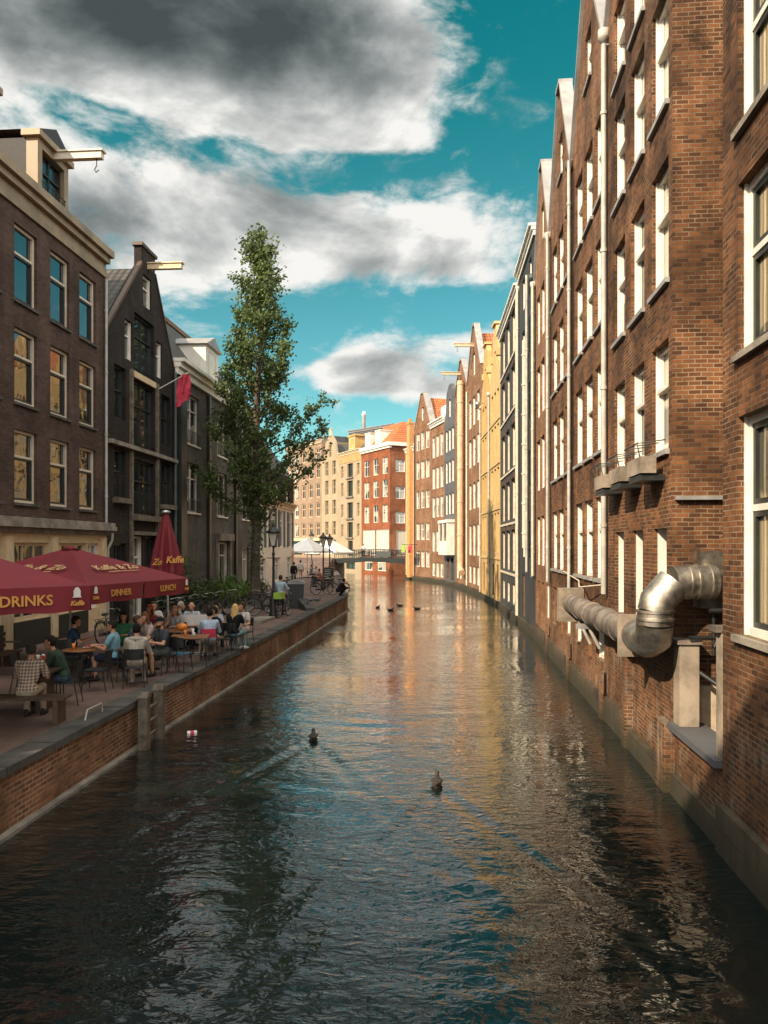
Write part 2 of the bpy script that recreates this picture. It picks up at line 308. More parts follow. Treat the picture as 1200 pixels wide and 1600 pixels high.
# ---------------------------------------------------------------- mesh helpers
class MB:
    def __init__(s): s.v = []; s.f = []; s.mi = []; s.sm = []; s.M = None
    def _p(s, p):
        p = Vector(p)
        if s.M is not None: p = s.M @ p
        s.v.append(p); return len(s.v) - 1
    def face(s, pts, mi=0, smooth=False):
        s.f.append([s._p(p) for p in pts]); s.mi.append(mi); s.sm.append(smooth)
    def faces(s, verts, faces, mi=0, smooth=False):
        b = [s._p(p) for p in verts]
        for f in faces: s.f.append([b[i] for i in f]); s.mi.append(mi); s.sm.append(smooth)
    def box(s, x0, x1, y0, y1, z0, z1, mi=0):
        v = [(x0, y0, z0), (x1, y0, z0), (x1, y1, z0), (x0, y1, z0), (x0, y0, z1), (x1, y0, z1), (x1, y1, z1), (x0, y1, z1)]
        s.faces(v, [(0, 3, 2, 1), (4, 5, 6, 7), (0, 1, 5, 4), (1, 2, 6, 5), (2, 3, 7, 6), (3, 0, 4, 7)], mi)
    def prism(s, poly, y0, y1, mi=0):
        """polygon in x,z pushed along y"""
        n = len(poly)
        v = [(p[0], y0, p[1]) for p in poly] + [(p[0], y1, p[1]) for p in poly]
        f = [tuple(range(n)), tuple(range(2 * n - 1, n - 1, -1))] + [(i, i + n, (i + 1) % n + n, (i + 1) % n) for i in range(n)]
        s.faces(v, f, mi)
    def slab(s, poly, z0, z1, mi=0):
        n = len(poly)
        v = [(p[0], p[1], z0) for p in poly] + [(p[0], p[1], z1) for p in poly]
        f = [tuple(range(n - 1, -1, -1)), tuple(range(n, 2 * n))] + [(i, (i + 1) % n, (i + 1) % n + n, i + n) for i in range(n)]
        s.faces(v, f, mi)
    def tube(s, pts, rad, seg=8, mi=0, cap=True, smooth=True):
        pts = [Vector(p) for p in pts]
        rr = rad if isinstance(rad, (list, tuple)) else [rad] * len(pts)
        vs = []; prev = None
        for i, p in enumerate(pts):
            if i == 0: d = pts[1] - p
            elif i == len(pts) - 1: d = p - pts[i - 1]
            else: d = (pts[i + 1] - p).normalized() + (p - pts[i - 1]).normalized()
            if d.length < 1e-9: d = Vector((0, 0, 1))
            d.normalize()
            if prev is None:
                a = d.orthogonal().normalized()
            else:
                a = prev - d * prev.dot(d)
                a = a.normalized() if a.length > 1e-6 else d.orthogonal().normalized()
            prev = a; b = d.cross(a)
            for k in range(seg):
                th = 2 * math.pi * k / seg
                vs.append(p + (a * math.cos(th) + b * math.sin(th)) * rr[i])
        f = []
        for i in range(len(pts) - 1):
            for k in range(seg):
                k2 = (k + 1) % seg
                f.append((i * seg + k, i * seg + k2, (i + 1) * seg + k2, (i + 1) * seg + k))
        s.faces(vs, f, mi, smooth)
        if cap:
            s.face([vs[k] for k in range(seg)][::-1], mi); s.face([vs[(len(pts) - 1) * seg + k] for k in range(seg)], mi)
    def lathe(s, prof, seg=16, c=(0, 0, 0), mi=0, smooth=True):
        vs = []; f = []
        for (r, z) in prof:
            for k in range(seg):
                th = 2 * math.pi * k / seg
                vs.append((c[0] + r * math.cos(th), c[1] + r * math.sin(th), c[2] + z))
        for i in range(len(prof) - 1):
            for k in range(seg):
                k2 = (k + 1) % seg
                f.append((i * seg + k, i * seg + k2, (i + 1) * seg + k2, (i + 1) * seg + k))
        f.append(tuple(range(seg - 1, -1, -1))); f.append(tuple((len(prof) - 1) * seg + k for k in range(seg)))
        s.faces(vs, f, mi, smooth)
    def ball(s, c, r, seg=12, rings=7, mi=0, sc=(1, 1, 1)):
        pr = []
        vs = []; f = []
        for i in range(rings + 1):
            ph = math.pi * i / rings
            for k in range(seg):
                th = 2 * math.pi * k / seg
                vs.append((c[0] + r * sc[0] * math.sin(ph) * math.cos(th), c[1] + r * sc[1] * math.sin(ph) * math.sin(th), c[2] - r * sc[2] * math.cos(ph)))
        for i in range(rings):
            for k in range(seg):
                k2 = (k + 1) % seg
                f.append((i * seg + k, i * seg + k2, (i + 1) * seg + k2, (i + 1) * seg + k))
        s.faces(vs, f, mi, True)
    def torus(s, c, R0, r, axis='y', seg=24, sub=6, mi=0):
        pts = []
        for k in range(seg + 1):
            th = 2 * math.pi * k / seg
            if axis == 'y': pts.append((c[0] + R0 * math.cos(th), c[1], c[2] + R0 * math.sin(th)))
            else: pts.append((c[0] + R0 * math.cos(th), c[1] + R0 * math.sin(th), c[2]))
        s.tube(pts, r, sub, mi, cap=False)
    def mesh(s, name):
        me = bpy.data.meshes.new(name)
        me.from_pydata([tuple(p) for p in s.v], [], s.f)
        me.polygons.foreach_set('material_index', s.mi); me.polygons.foreach_set('use_smooth', s.sm)
        me.update()
        return me
    def build(s, name, mats, parent=None, loc=None):
        return link(name, s.mesh(name), mats, parent, loc)

def link(name, me, mats=None, parent=None, loc=None):
    if mats is not None:
        me.materials.clear()
        for q in (mats if isinstance(mats, (list, tuple)) else [mats]): me.materials.append(q)
    o = bpy.data.objects.new(name, me); COL.objects.link(o)
    if parent is not None: o.parent = parent
    if loc is not None: o.location = loc
    return o

def thing(name, label, cat, loc=(0, 0, 0), rz=0.0, group=None):
    o = bpy.data.objects.new(name, None); COL.objects.link(o); o.empty_display_size = 0.2
    o.location = loc; o.rotation_euler = (0, 0, rz); tag(o, label, cat, group); return o
def tag(o, label, cat, group=None):
    o['label'] = label; o['category'] = cat
    if group: o['group'] = group
    return o
def struct(o): o['kind'] = 'structure'; return o
def copy_tree(o, parent=None):
    c = o.copy(); COL.objects.link(c)
    if parent is not None: c.parent = parent
    for ch in [q for q in bpy.data.objects if q.parent == o]: copy_tree(ch, c)
    return c
def dup(root, loc, rz, label, group=None, scale=None):
    c = copy_tree(root); c.location = loc; c.rotation_euler = (0, 0, rz); c['label'] = label
    if group: c['group'] = group
    if scale: c.scale = (scale,) * 3
    return c

def text_mesh(s, size, shear=0.0, depth=0.004, bold=0.0):
    cu = bpy.data.curves.new('lettering', 'FONT'); cu.body = s; cu.size = size; cu.align_x = 'CENTER'; cu.align_y = 'CENTER'
    cu.shear = shear; cu.extrude = depth; cu.offset = bold; cu.resolution_u = 3
    ob = bpy.data.objects.new('lettering', cu); COL.objects.link(ob)
    dg = bpy.context.evaluated_depsgraph_get()
    me = bpy.data.meshes.new_from_object(ob.evaluated_get(dg))
    bpy.data.objects.remove(ob)
    return me
def place_text(s, size, o, ex, ey, mat, parent, shear=0.0, bold=0.0, stretch=1.0, name='lettering'):
    """lettering lying in the plane of ex, ey (unit vectors) at o"""
    me = text_mesh(s, size, shear, bold=bold)
    ex = Vector(ex).normalized(); ey = Vector(ey); ey = (ey - ex * ey.dot(ex)).normalized(); ez = ex.cross(ey)
    mm = Matrix(((ex.x * stretch, ey.x, ez.x, o[0]), (ex.y * stretch, ey.y, ez.y, o[1]), (ex.z * stretch, ey.z, ez.z, o[2]), (0, 0, 0, 1)))
    me.transform(mm); return link(name, me, mat, parent)
# ---------------------------------------------------------------- the setting: water, ground, quay
DUCKS = [(-1.46, 15.9, 1), (0.885, 12.85, 1)]
def make_water():
    ys = [-14.0]; 
    while ys[-1] < 4.5: ys.append(ys[-1] + 0.5)
    while ys[-1] < 150: ys.append(ys[-1] + max(0.062, min(1.5, ys[-1] ** 2 * 0.00042)))
    ys = np.array(ys); xs = np.arange(-8.0, 9.6, 0.075)
    ext = np.array([-60, -40, -25, -15, -10]); ext2 = np.array([11, 15, 25])
    xs = np.concatenate([ext, xs, ext2])
    X, Y = np.meshgrid(xs, ys)
    rg = np.random.RandomState(5)
    Z = np.zeros_like(X)
    loc = np.gradient(ys)[:, None]
    patch = 0.6 + 0.4 * np.sin(X * .55 + 1.3 * np.sin(Y * .21)) * np.sin(Y * .33 + .8 * np.sin(X * .4 + 2))
    for k in range(34):
        lam = 0.30 * (4.2 ** (k / 33.0)); kk = 2 * np.pi / lam
        th = R(90) + rg.normal(0, 0.55)
        ph = rg.uniform(0, 6.28); amp = lam * 0.0018 * rg.uniform(.5, 1.4)
        fade = np.clip((lam / (loc * 3.0)) - 0.6, 0, 1)
        w = np.sin(kk * (X * np.cos(th) + Y * np.sin(th)) + ph + 0.6 * np.sin(X * .9 + k) + .5 * np.sin(Y * .7 + 2 * k))
        Z += amp * w * fade * patch
    for (dx, dy, _) in DUCKS:                        # the wakes behind the swimming ducks
        s = dy - Y; t = X - dx
        on = (s > 0.05) & (s < 7.5)
        for sg in (-1, 1):
            q = (t * sg - s * 0.36)
            arm = np.exp(-(q / (0.16 + 0.07 * s)) ** 2) * np.exp(-s / 4.5) * np.sin(q * 11 - .6) * np.clip(s * 1.5, 0, 1)
            Z += np.where(on, 0.020 * arm, 0)
        Z += np.where(on & (abs(t) < s * .36), 0.0022 * np.sin(s * 14) * np.exp(-s / 1.2), 0)
        Z += 0.006 * np.exp(-((X - dx) ** 2 + (Y - dy) ** 2) / .09) * np.sin(np.hypot(X - dx, Y - dy) * 28)
    ny, nx = X.shape
    co = np.stack([X, Y, Z], -1).reshape(-1, 3)
    i = np.arange(ny - 1)[:, None] * nx + np.arange(nx - 1)[None, :]
    F = np.stack([i, i + 1, i + 1 + nx, i + nx], -1).reshape(-1, 4)
    me = bpy.data.meshes.new('canal_water')
    me.vertices.add(len(co)); me.vertices.foreach_set('co', co.astype(np.float32).ravel())
    me.loops.add(F.size); me.loops.foreach_set('vertex_index', F.astype(np.int32).ravel())
    me.polygons.add(len(F)); me.polygons.foreach_set('loop_start', np.arange(0, F.size, 4, dtype=np.int32))
    me.polygons.foreach_set('loop_total', np.full(len(F), 4, dtype=np.int32)); me.polygons.foreach_set('use_smooth', np.ones(len(F), dtype=bool))
    me.update(calc_edges=True)
    m, t, b = newmat('canal water')
    tc = t.n('ShaderNodeTexCoord').outputs['Object']
    a1 = t.n('ShaderNodeVectorMath', operation='MULTIPLY', i={0: tc, 1: (4.8, 8.0, 1)}).outputs[0]
    n1 = t.n('ShaderNodeTexNoise', i={'Vector': a1, 'Scale': 1.0, 'Detail': 2.5, 'Roughness': 0.5, 'Distortion': 0.5}).outputs[0]
    a2 = t.n('ShaderNodeVectorMath', operation='MULTIPLY', i={0: tc, 1: (1.5, 3.2, 1)}).outputs[0]
    n2 = t.n('ShaderNodeTexNoise', i={'Vector': a2, 'Scale': 1.0, 'Detail': 2.0, 'Distortion': 0.6}).outputs[0]
    calm = t.n('ShaderNodeTexNoise', i={'Vector': tc, 'Scale': 0.25, 'Detail': 2.0}).outputs[0]
    amp = t.sstep(calm, 0.36, 0.60, 0.30, 1.15)
    n1 = t.m('POWER', n1, 1.5)                       # sharper crests than troughs
    h = t.m('MULTIPLY', t.m('ADD', t.m('MULTIPLY', n1, 1.3), t.m('MULTIPLY', n2, 1.0)), amp)
    bmp = t.n('ShaderNodeBump', i={'Strength': 1.0, 'Distance': 0.0135, 'Height': h}).outputs[0]
    m.node_tree.nodes.remove(b)
    df = t.n('ShaderNodeBsdfDiffuse', i={'Color': (0.006, 0.011, 0.010, 1), 'Normal': bmp})
    gs = t.n('ShaderNodeBsdfGlossy', i={'Color': (1, 1, 1, 1), 'Roughness': 0.025, 'Normal': bmp})
    fr = t.n('ShaderNodeFresnel', i={'IOR': 1.40, 'Normal': bmp}).outputs[0]
    fac = t.m('MULTIPLY', fr, 1.62, clamp=True)
    mx = t.n('ShaderNodeMixShader', i={0: fac, 1: df.outputs[0], 2: gs.outputs[0]})
    t.link(mx.outputs[0], m.node_tree.nodes['Material Output'].inputs[0])
    struct(link('canal_water', me, m))
make_water()

def ground_mat(name, c1, c2, mortar, bw, rh):
    m, t, b = newmat(name)
    tc = t.n('ShaderNodeTexCoord').outputs['Object']
    bt = t.n('ShaderNodeTexBrick', i={'Vector': tc, 'Color1': c4(c1), 'Color2': c4(c2), 'Mortar': c4(mortar), 'Scale': 1.0, 'Mortar Size': 0.008, 'Brick Width': bw, 'Row Height': rh})
    n = t.n('ShaderNodeTexNoise', i={'Vector': tc, 'Scale': 0.6, 'Detail': 7.0, 'Roughness': 0.65}).outputs[0]
    f = t.sstep(n, 0.3, 0.7, 0.55, 1.15)
    t.link(t.mixc(1.0, bt.outputs[0], t.n('ShaderNodeCombineColor', i={0: f, 1: f, 2: f}).outputs[0], 'MULTIPLY'), b.inputs['Base Color'])
    b.inputs['Roughness'].default_value = 0.75
    t.link(t.n('ShaderNodeBump', i={'Strength': 0.4, 'Distance': 0.01, 'Height': t.m('MULTIPLY', bt.outputs['Fac'], -1.0)}).outputs[0], b.inputs['Normal'])
    return m
M['paving'] = ground_mat('quay paving', (0.21, 0.125, 0.095), (0.155, 0.095, 0.075), (0.09, 0.07, 0.06), 0.21, 0.07)
mb = MB(); mb.face([(-1500, -1500, -1.6), (1500, -1500, -1.6), (1500, 2500, -1.6), (-1500, 2500, -1.6)])
struct(mb.build('ground', plain('canal bed', (0.06, 0.055, 0.045), 0.9)))

QZ = 0.93
QE = [(-6.25, -14), (-5.42, 8.0), (-4.87, 15.9), (-4.15, 24.0), (-2.25, 47.6), (-2.75, 53), (-3.6, 67), (-5.0, 85), (-5.9, 96.0)]
def quay_x(y):
    for (a, b) in zip(QE, QE[1:]):
        if a[1] <= y <= b[1]: return a[0] + (b[0] - a[0]) * (y - a[1]) / (b[1] - a[1])
inner = [(x - 0.42, y) for x, y in QE]
mb = MB(); mb.slab(inner + [(-40, 96), (-40, -14)], -1.5, QZ)
struct(mb.build('quay_pavement', M['paving']))
# the street rising to the far bridge
mb = MB()
mb.faces([(-6.5, 84, QZ + .004), (-30, 84, QZ + .004), (-30, 97, 2.42), (-6.5, 97, 2.42), (-30, 118, 2.42), (-6.5, 103, 2.42), (-6.5, 97, -1), (-6.5, 103, -1), (-6.5, 84, -1)],
         [(0, 3, 2, 1), (3, 5, 4, 2), (3, 6, 7, 5), (0, 8, 6, 3)])
struct(mb.build('street', M['paving']))

w = thing('quay_wall', 'low orange brick quay wall with dark stone kerb along the left of the canal', 'wall', (0, 0, 0))
mb = MB()
for (a, b) in zip(QE, QE[1:]): mb.face([(a[0], a[1], -1.4), (b[0], b[1], -1.4), (b[0], b[1], QZ - 0.10), (a[0], a[1], QZ - 0.10)])
mb.build('brick_face', M['brick_quay'], w)
mb = MB()
for (a, b) in zip(QE, QE[1:]):
    n = max(1, int((b[1] - a[1]) / 1.25))
    for k in range(n):
        f0, f1 = k / n, (k + 1) / n - 0.008
        p = [(a[0] + (b[0] - a[0]) * f, a[1] + (b[1] - a[1]) * f) for f in (f0, f1)]
        j = rnd.uniform(-.006, .006)
        mb.slab([(p[0][0] + .05, p[0][1]), (p[1][0] + .05, p[1][1]), (p[1][0] - .419, p[1][1]), (p[0][0] - .419, p[0][1])], QZ - 0.10, QZ + 0.02 + j)
mb.build('kerb_stone', M['stone_dark'], w)
mb = MB()
for (a, b) in zip(QE, QE[1:]): mb.slab([(a[0] + .001, a[1]), (a[0] + .12, a[1]), (b[0] + .12, b[1]), (b[0] + .001, b[1])], -1.4, 0.05)
mb.build('footing', M['stone'], w)

# ---------------------------------------------------------------- building kit
STY = {
    'sash': dict(frame='white', glass='glass', fw=.075, rail=.62, mull=[], d=.13, lining='white'),
    'sash_cream': dict(frame='offwhite', glass='glass', fw=.085, rail=.64, mull=[], d=.10, lining=None, sill='stone_dark', step=True),
    'sash2': dict(frame='white', glass='glass_curtain', fw=.07, rail=.62, mull=[.5], d=.12, lining='white'),
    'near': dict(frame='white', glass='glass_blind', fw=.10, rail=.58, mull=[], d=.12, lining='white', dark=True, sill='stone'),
    'ware': dict(frame='white', glass='glass_pale', fw=.085, rail=.60, mull=[], d=.115, lining='white', sill='zinc', sash=True),
    'grey': dict(frame='white', glass='glass_curtain', fw=.08, rail=.70, mull=[.5], d=.16, lining=None, sill='white'),
    'dark': dict(frame='dark_frame', glass='glass', fw=.08, rail=.62, mull=[.5], d=.14, lining=None),
    'dark1': dict(frame='dark_frame', glass='glass', fw=.07, rail=.55, mull=[], d=.14, lining=None),
    'amber': dict(frame='pipe_cream', glass='glass_curtain', fw=.10, rail=.55, mull=[.5], d=.16, lining='pipe_cream'),
    'yell': dict(frame='yellow_wall2', glass='glass_curtain', fw=.10, rail=.6, mull=[], d=.14, lining='yellow_wall2'),
    'shop': dict(frame='cream', glass='glass', fw=.10, rail=.70, mull=[.33, .66], d=.10, lining=None),
    'shop_white': dict(frame='white', glass='glass_curtain', fw=.10, rail=.72, mull=[.5], d=.10, lining=None),
    'door': dict(frame='white', glass='glass', fw=.09, rail=.74, mull=[.5], d=.16, lining='white'),
    'boards': dict(frame='shutter', glass='shutter', fw=.08, rail=None, mull=[.5], d=.20, lining='pipe_cream'),
    'load': dict(frame='dark_frame', glass='glass', fw=.09, rail=.45, mull=[.5], d=.25, lining=None),
    'niche': dict(frame='white', glass='glass', fw=.10, rail=.5, mull=[], d=.28, lining='white'),
    'plain_dark': dict(frame='cream', glass='glass', fw=.06, rail=.5, mull=[.5], d=.16, lining=None),
    'orange': dict(frame='pipe_salmon', glass='glass', fw=.14, rail=.6, mull=[.5], d=.12, lining=None),
    'panel': dict(frame='offwhite', glass='offwhite', fw=.08, rail=None, mull=[], d=.06, lining=None),
}
WC = {}
def window(parent, x0, z0, w, h, style, side=False, W=0.0, far=False):
    s = STY[style]; key = (round(w, 2), round(h, 2), style)
    w, h = key[0], key[1]
    if key not in WC:
        d = s['d']; fw = s['fw']; mb = MB(); ft = .09
        y0, y1 = d, d + ft
        mb.box(0, fw, y0, y1, 0, h); mb.box(w - fw, w, y0, y1, 0, h)
        mb.box(fw, w - fw, y0, y1, h - fw, h); mb.box(fw, w - fw, y0 - .02, y1, 0, fw)
        zr = None
        if s['rail']:
            zr = h * s['rail']; mb.box(fw, w - fw, y0 + .01, y1, zr - fw * .4, zr + fw * .4)
        for q in s['mull']:
            x = w * q
            if zr: 
                mb.box(x - .025, x + .025, y0 + .02, y1, fw, zr - fw * .4); mb.box(x - .025, x + .025, y0 + .02, y1, zr + fw * .4, h - fw)
            else: mb.box(x - .03, x + .03, y0 + .02, y1, fw, h - fw)
        if s.get('lining'):
            mb.box(0, .035, .07, y0, 0, h); mb.box(w - .035, w, .07, y0, 0, h)
        if s.get('sash'):
            mb.box(fw, w - fw, y0 - .045, y0 + .009, zr - .03, zr + .045); mb.box(fw + .001, fw + .05, y0 + .03, y1 - .02, fw, h - fw); mb.box(w - fw - .05, w - fw - .001, y0 + .03, y1 - .02, fw, h - fw)
            mb.box(fw + .05, w - fw - .05, y0 + .035, y1 - .02, fw, fw + .08)
        mats = [M[s['frame']]]
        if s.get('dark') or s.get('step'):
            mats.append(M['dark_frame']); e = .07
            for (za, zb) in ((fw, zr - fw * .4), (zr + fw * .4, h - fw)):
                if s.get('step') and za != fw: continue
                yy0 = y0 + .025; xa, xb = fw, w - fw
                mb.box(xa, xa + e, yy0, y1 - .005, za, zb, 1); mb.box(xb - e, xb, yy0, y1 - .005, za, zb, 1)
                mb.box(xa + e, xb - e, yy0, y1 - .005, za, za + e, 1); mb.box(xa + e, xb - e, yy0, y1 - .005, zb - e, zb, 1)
        fr = mb.mesh('window')
        for q in mats: fr.materials.append(q)
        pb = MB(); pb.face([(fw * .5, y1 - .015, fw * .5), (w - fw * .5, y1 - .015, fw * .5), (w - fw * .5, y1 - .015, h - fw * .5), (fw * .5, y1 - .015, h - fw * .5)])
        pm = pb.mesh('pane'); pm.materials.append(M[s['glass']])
        sm = None
        if s.get('sill'):
            sb = MB(); sb.box(-.06, w + .06, -.07, d + .02, -.085, -.002); sm = sb.mesh('sill'); sm.materials.append(M[s['sill']])
        WC[key] = (fr, pm, sm)
    fr, pm, sm = WC[key]
    o = link('window', fr, None, parent); 
    if side: o.location = (W, x0, z0); o.rotation_euler = (0, 0, R(90))
    else: o.location = (x0, 0, z0)
    link('pane', pm, None, o)
    if sm and not far: link('sill', sm, None, o)
    return o

def facade(mb, prof, ops, mi=0):
    """a wall in the plane y = 0 with real openings; prof = (z, x left, x right) from the ground up"""
    for (a, b) in zip(prof, prof[1:]):
        if b[0] - a[0] < 1e-6: continue
        def L(z): f = (z - a[0]) / (b[0] - a[0]); return a[1] + (b[1] - a[1]) * f
        def Rr(z): f = (z - a[0]) / (b[0] - a[0]); return a[2] + (b[2] - a[2]) * f
        zs = sorted({a[0], b[0]} | {z for o in ops for z in (o[1], o[1] + o[3]) if a[0] < z < b[0]})
        for z0, z1 in zip(zs, zs[1:]):
            zm = (z0 + z1) / 2
            cut = sorted([(o[0], o[0] + o[2]) for o in ops if o[1] < zm < o[1] + o[3]])
            e = [(L(z0), L(z1))] + [(q, q) for c in cut for q in c] + [(Rr(z0), Rr(z1))]
            for k in range(0, len(e) - 1, 2):
                l, r = e[k], e[k + 1]
                mb.face([(l[0], 0, z0), (r[0], 0, z0), (r[1], 0, z1), (l[1], 0, z1)], mi)
    for o in ops:
        x0, z0, w, h, st = o[:5]; d = STY[st]['d'] + .10; x1, z1 = x0 + w, z0 + h
        mb.face([(x0, 0, z0), (x0, 0, z1), (x0, d, z1), (x0, d, z0)], mi); mb.face([(x1, 0, z0), (x1, d, z0), (x1, d, z1), (x1, 0, z1)], mi)
        mb.face([(x0, 0, z1), (x1, 0, z1), (x1, d, z1), (x0, d, z1)], mi); mb.face([(x0, 0, z0), (x0, d, z0), (x1, d, z0), (x1, 0, z0)], mi)

def grid_ops(cols, rows, w, style):
    return [(c - w / 2, z, w, h, style) for (z, h) in rows for c in cols]

def house(name, label, A, B, prof, wall, ops, D=9.0, side_ops=None, cat='house', group=None, far=False):
    A = Vector((A[0], A[1], 0)); B = Vector((B[0], B[1], 0)); d = (B - A); W = d.length - 0.03; d.normalize()
    rz = math.atan2(d.y, d.x)
    r = thing(name, label, cat, A + d * 0.015, rz, group)
    pf = prof(W); mb = MB()
    ops_ = ops(W) if callable(ops) else ops
    facade(mb, pf, ops_)
    zb = pf[0][0]
    def eave(k):                                    # height where the straight side ends
        z = zb; x = pf[0][k]
        for p in pf:
            if abs(p[k] - x) < 1e-6: z = p[0]
        return z
    zl, zr = eave(1), eave(2)
    mb.face([(0, 0, zb), (0, 0, zl), (0, D, zl), (0, D, zb)])
    if side_ops:
        mb.M = Matrix.Translation((W, 0, 0)) @ Matrix.Rotation(R(90), 4, 'Z')
        facade(mb, [(zb, 0, D), (zr, 0, D)], side_ops); mb.M = None
    else: mb.face([(W, 0, zb), (W, D, zb), (W, D, zr), (W, 0, zr)])
    mb.face([(p[1], D, p[0]) for p in pf] + [(p[2], D, p[0]) for p in reversed(pf)])
    # the back of whatever stands above the eaves, so a gable has a thickness
    up = [p for p in pf if p[0] >= min(zl, zr) - 1e-6]
    if len(up) > 1: mb.face([(p[1], .32, p[0]) for p in up] + [(p[2], .32, p[0]) for p in reversed(up)])
    for (a, b) in zip(up, up[1:]):
        for k in (1, 2): mb.face([(a[k], 0, a[0]), (b[k], 0, b[0]), (b[k], .32, b[0]), (a[k], .32, a[0])])
    t = pf[-1]
    if t[2] - t[1] > 0.02: mb.face([(t[1], 0, t[0]), (t[2], 0, t[0]), (t[2], .32, t[0]), (t[1], .32, t[0])])
    mb.build('wall', M[wall], r)
    for o in ops_: window(r, o[0], o[1], o[2], o[3], o[4], far=far)
    for o in (side_ops or []): window(r, o[0], o[1], o[2], o[3], o[4], True, W, far=far)
    return r, W

def part_box(r, name, mat, *bx):
    mb = MB()
    for b in bx: mb.box(*b)
    return mb.build(name, M[mat], r)
def part_each(r, name, mat, *bx):
    for b in bx: o = part_box(r, name, mat, b)
    return o
def cornice(r, W, z0, z1, mat, out=.32, x0=-.05, x1=None):
    x1 = W + .05 if x1 is None else x1; h = z1 - z0
    return part_box(r, 'cornice', mat, (x0 + .05, x1 - .05, -out * .35, .10, z0, z0 + h * .45), (x0 + .02, x1 - .02, -out * .62, .12, z0 + h * .45, z0 + h * .78), (x0, x1, -out, .3, z0 + h * .78, z1))
def gable(ze, zp, flat=.3, zb=-1.0):
    return lambda W: [(zb, 0, W), (ze, 0, W), (zp, W / 2 - flat, W / 2 + flat)]
def flat_top(z, zb=-1.0): return lambda W: [(zb, 0, W), (z, 0, W)]
def roof_gable(r, W, ze, zp, mat, D=9.0, y0=.33, xm=None):
    mb = MB(); xm = W / 2 if xm is None else xm
    mb.prism([(0.02, ze - .06), (W - .02, ze - .06), (xm, zp - .28)], y0, D - .02)
    return mb.build('roof', M[mat], r)
def gable_coping(r, W, ze, zp, mat, flat=.3, w=.42, t=.10, y0=-.10):
    mb = MB()
    for sgn in (0, 1):
        a = Vector((0 if not sgn else W, 0, ze)); b = Vector((W / 2 - flat if not sgn else W / 2 + flat, 0, zp))
        d = (b - a).normalized(); n = Vector((-d.z, 0, d.x)) * (1 if not sgn else -1)
        p = [a, b, b + n * t, a + n * t]
        mb.prism([(q.x, q.z) for q in p], y0, y0 + w)
    mb.box(W / 2 - flat - .08, W / 2 + flat + .08, y0 - .02, y0 + w + .02, zp + .02, zp + .16)
    return mb.build('coping', M[mat], r)
def pipe(r, x, z0, z1, mat, rad=.06, y=-.10, hopper=True, n=4, name='drainpipe'):
    mb = MB(); mb.tube([(x, y, z0), (x, y, z1)], rad, 10)
    for k in range(n):
        z = z0 + (z1 - z0) * (k + .5) / n; mb.tube([(x, y, z - .04), (x, y, z + .04)], rad * 1.3, 10)
    if hopper: mb.lathe([(rad, 0), (rad * 1.9, .12), (rad * 2.1, .14), (rad * 2.1, .32)], 10, (x, y, z1))
    return mb.build(name, M[mat], r)
def beam(r, x, z, L, mat='cream', y0=0.0, hook=True):
    mb = MB(); mb.box(x - .11, x + .11, y0 - L, y0 + .3, z, z + .22); mb.box(x - .16, x + .16, y0 - L - .06, y0 + .3, z + .223, z + .28)
    o = mb.build('hoist_beam', M[mat], r)
    if hook:
        hb = MB(); yy = y0 - L + .2
        hb.tube([(x, yy, z), (x, yy, z - .22), (x, yy + .07, z - .34), (x, yy + .02, z - .44), (x, yy - .07, z - .36)], .018, 6)
        hb.build('hook', M['iron'], o)
    return o

PL = lambda y: (3.54 + .0908 * y, y)                # the straight near half of the right-hand row
# ---- right row -------------------------------------------------------------------------------
rows0 = [(2.9, 2.7), (6.37, 2.12), (9.15, 2.1), (12.1, 1.9)]
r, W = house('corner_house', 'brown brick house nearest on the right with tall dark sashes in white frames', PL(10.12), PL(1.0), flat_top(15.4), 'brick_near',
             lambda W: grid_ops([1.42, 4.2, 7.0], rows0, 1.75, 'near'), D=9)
cornice(r, W, 15.0, 15.5, 'cream')
part_box(r, 'plinth', 'plinth', (0, W, -.10, -.002, -1, .62))
part_box(r, 'flat_roof', 'zinc', (.05, W - .05, .33, 8.9, 15.0, 15.2))

rw = [(5.6, 1.85), (8.42, 2.05), (11.35, 2.05), (14.0, 1.7)]
WARE = lambda W: grid_ops([W * .23, W * .54, W * .85], rw, 1.08, 'ware') + [(W * q - .42, 2.55, .84, 1.75, 'niche') for q in (.23, .54, .85)]
r1, W1 = house('brick_warehouse', 'brown brick warehouse with a steel duct and planters, beside the narrow alley', PL(17.62), PL(12.4), gable(15.9, 19.3), 'brick_near', WARE, D=10, group='gabled warehouses in a row')
roof_gable(r1, W1, 15.9, 19.3, 'tile_orange', 10); gable_coping(r1, W1, 15.9, 19.3, 'zinc')
pipe(r1, .0, 2.9, 15.5, 'pipe_grey', .062)
part_box(r1, 'plinth', 'plinth', (0, W1 * .42, -.09, -.002, -1, .55), (W1 * .42 + .28, W1 - .62, -.12, -.002, -1, .38))
part_each(r1, 'pilaster', 'brick_near', (W1 * .42 + .02, W1 * .42 + .26, -.17, -.002, -1, 1.9), (W1 - .60, W1 - .02, -.14, -.002, -1, 1.12))
part_box(r1, 'ledge', 'zinc', (W1 + .002, W1 + .10, .03, .92, 4.74, 4.80))
part_box(r1, 'fire_plaster', 'plaster', (W1 + .002, W1 + .012, .35, 3.0, .9, 1.75))
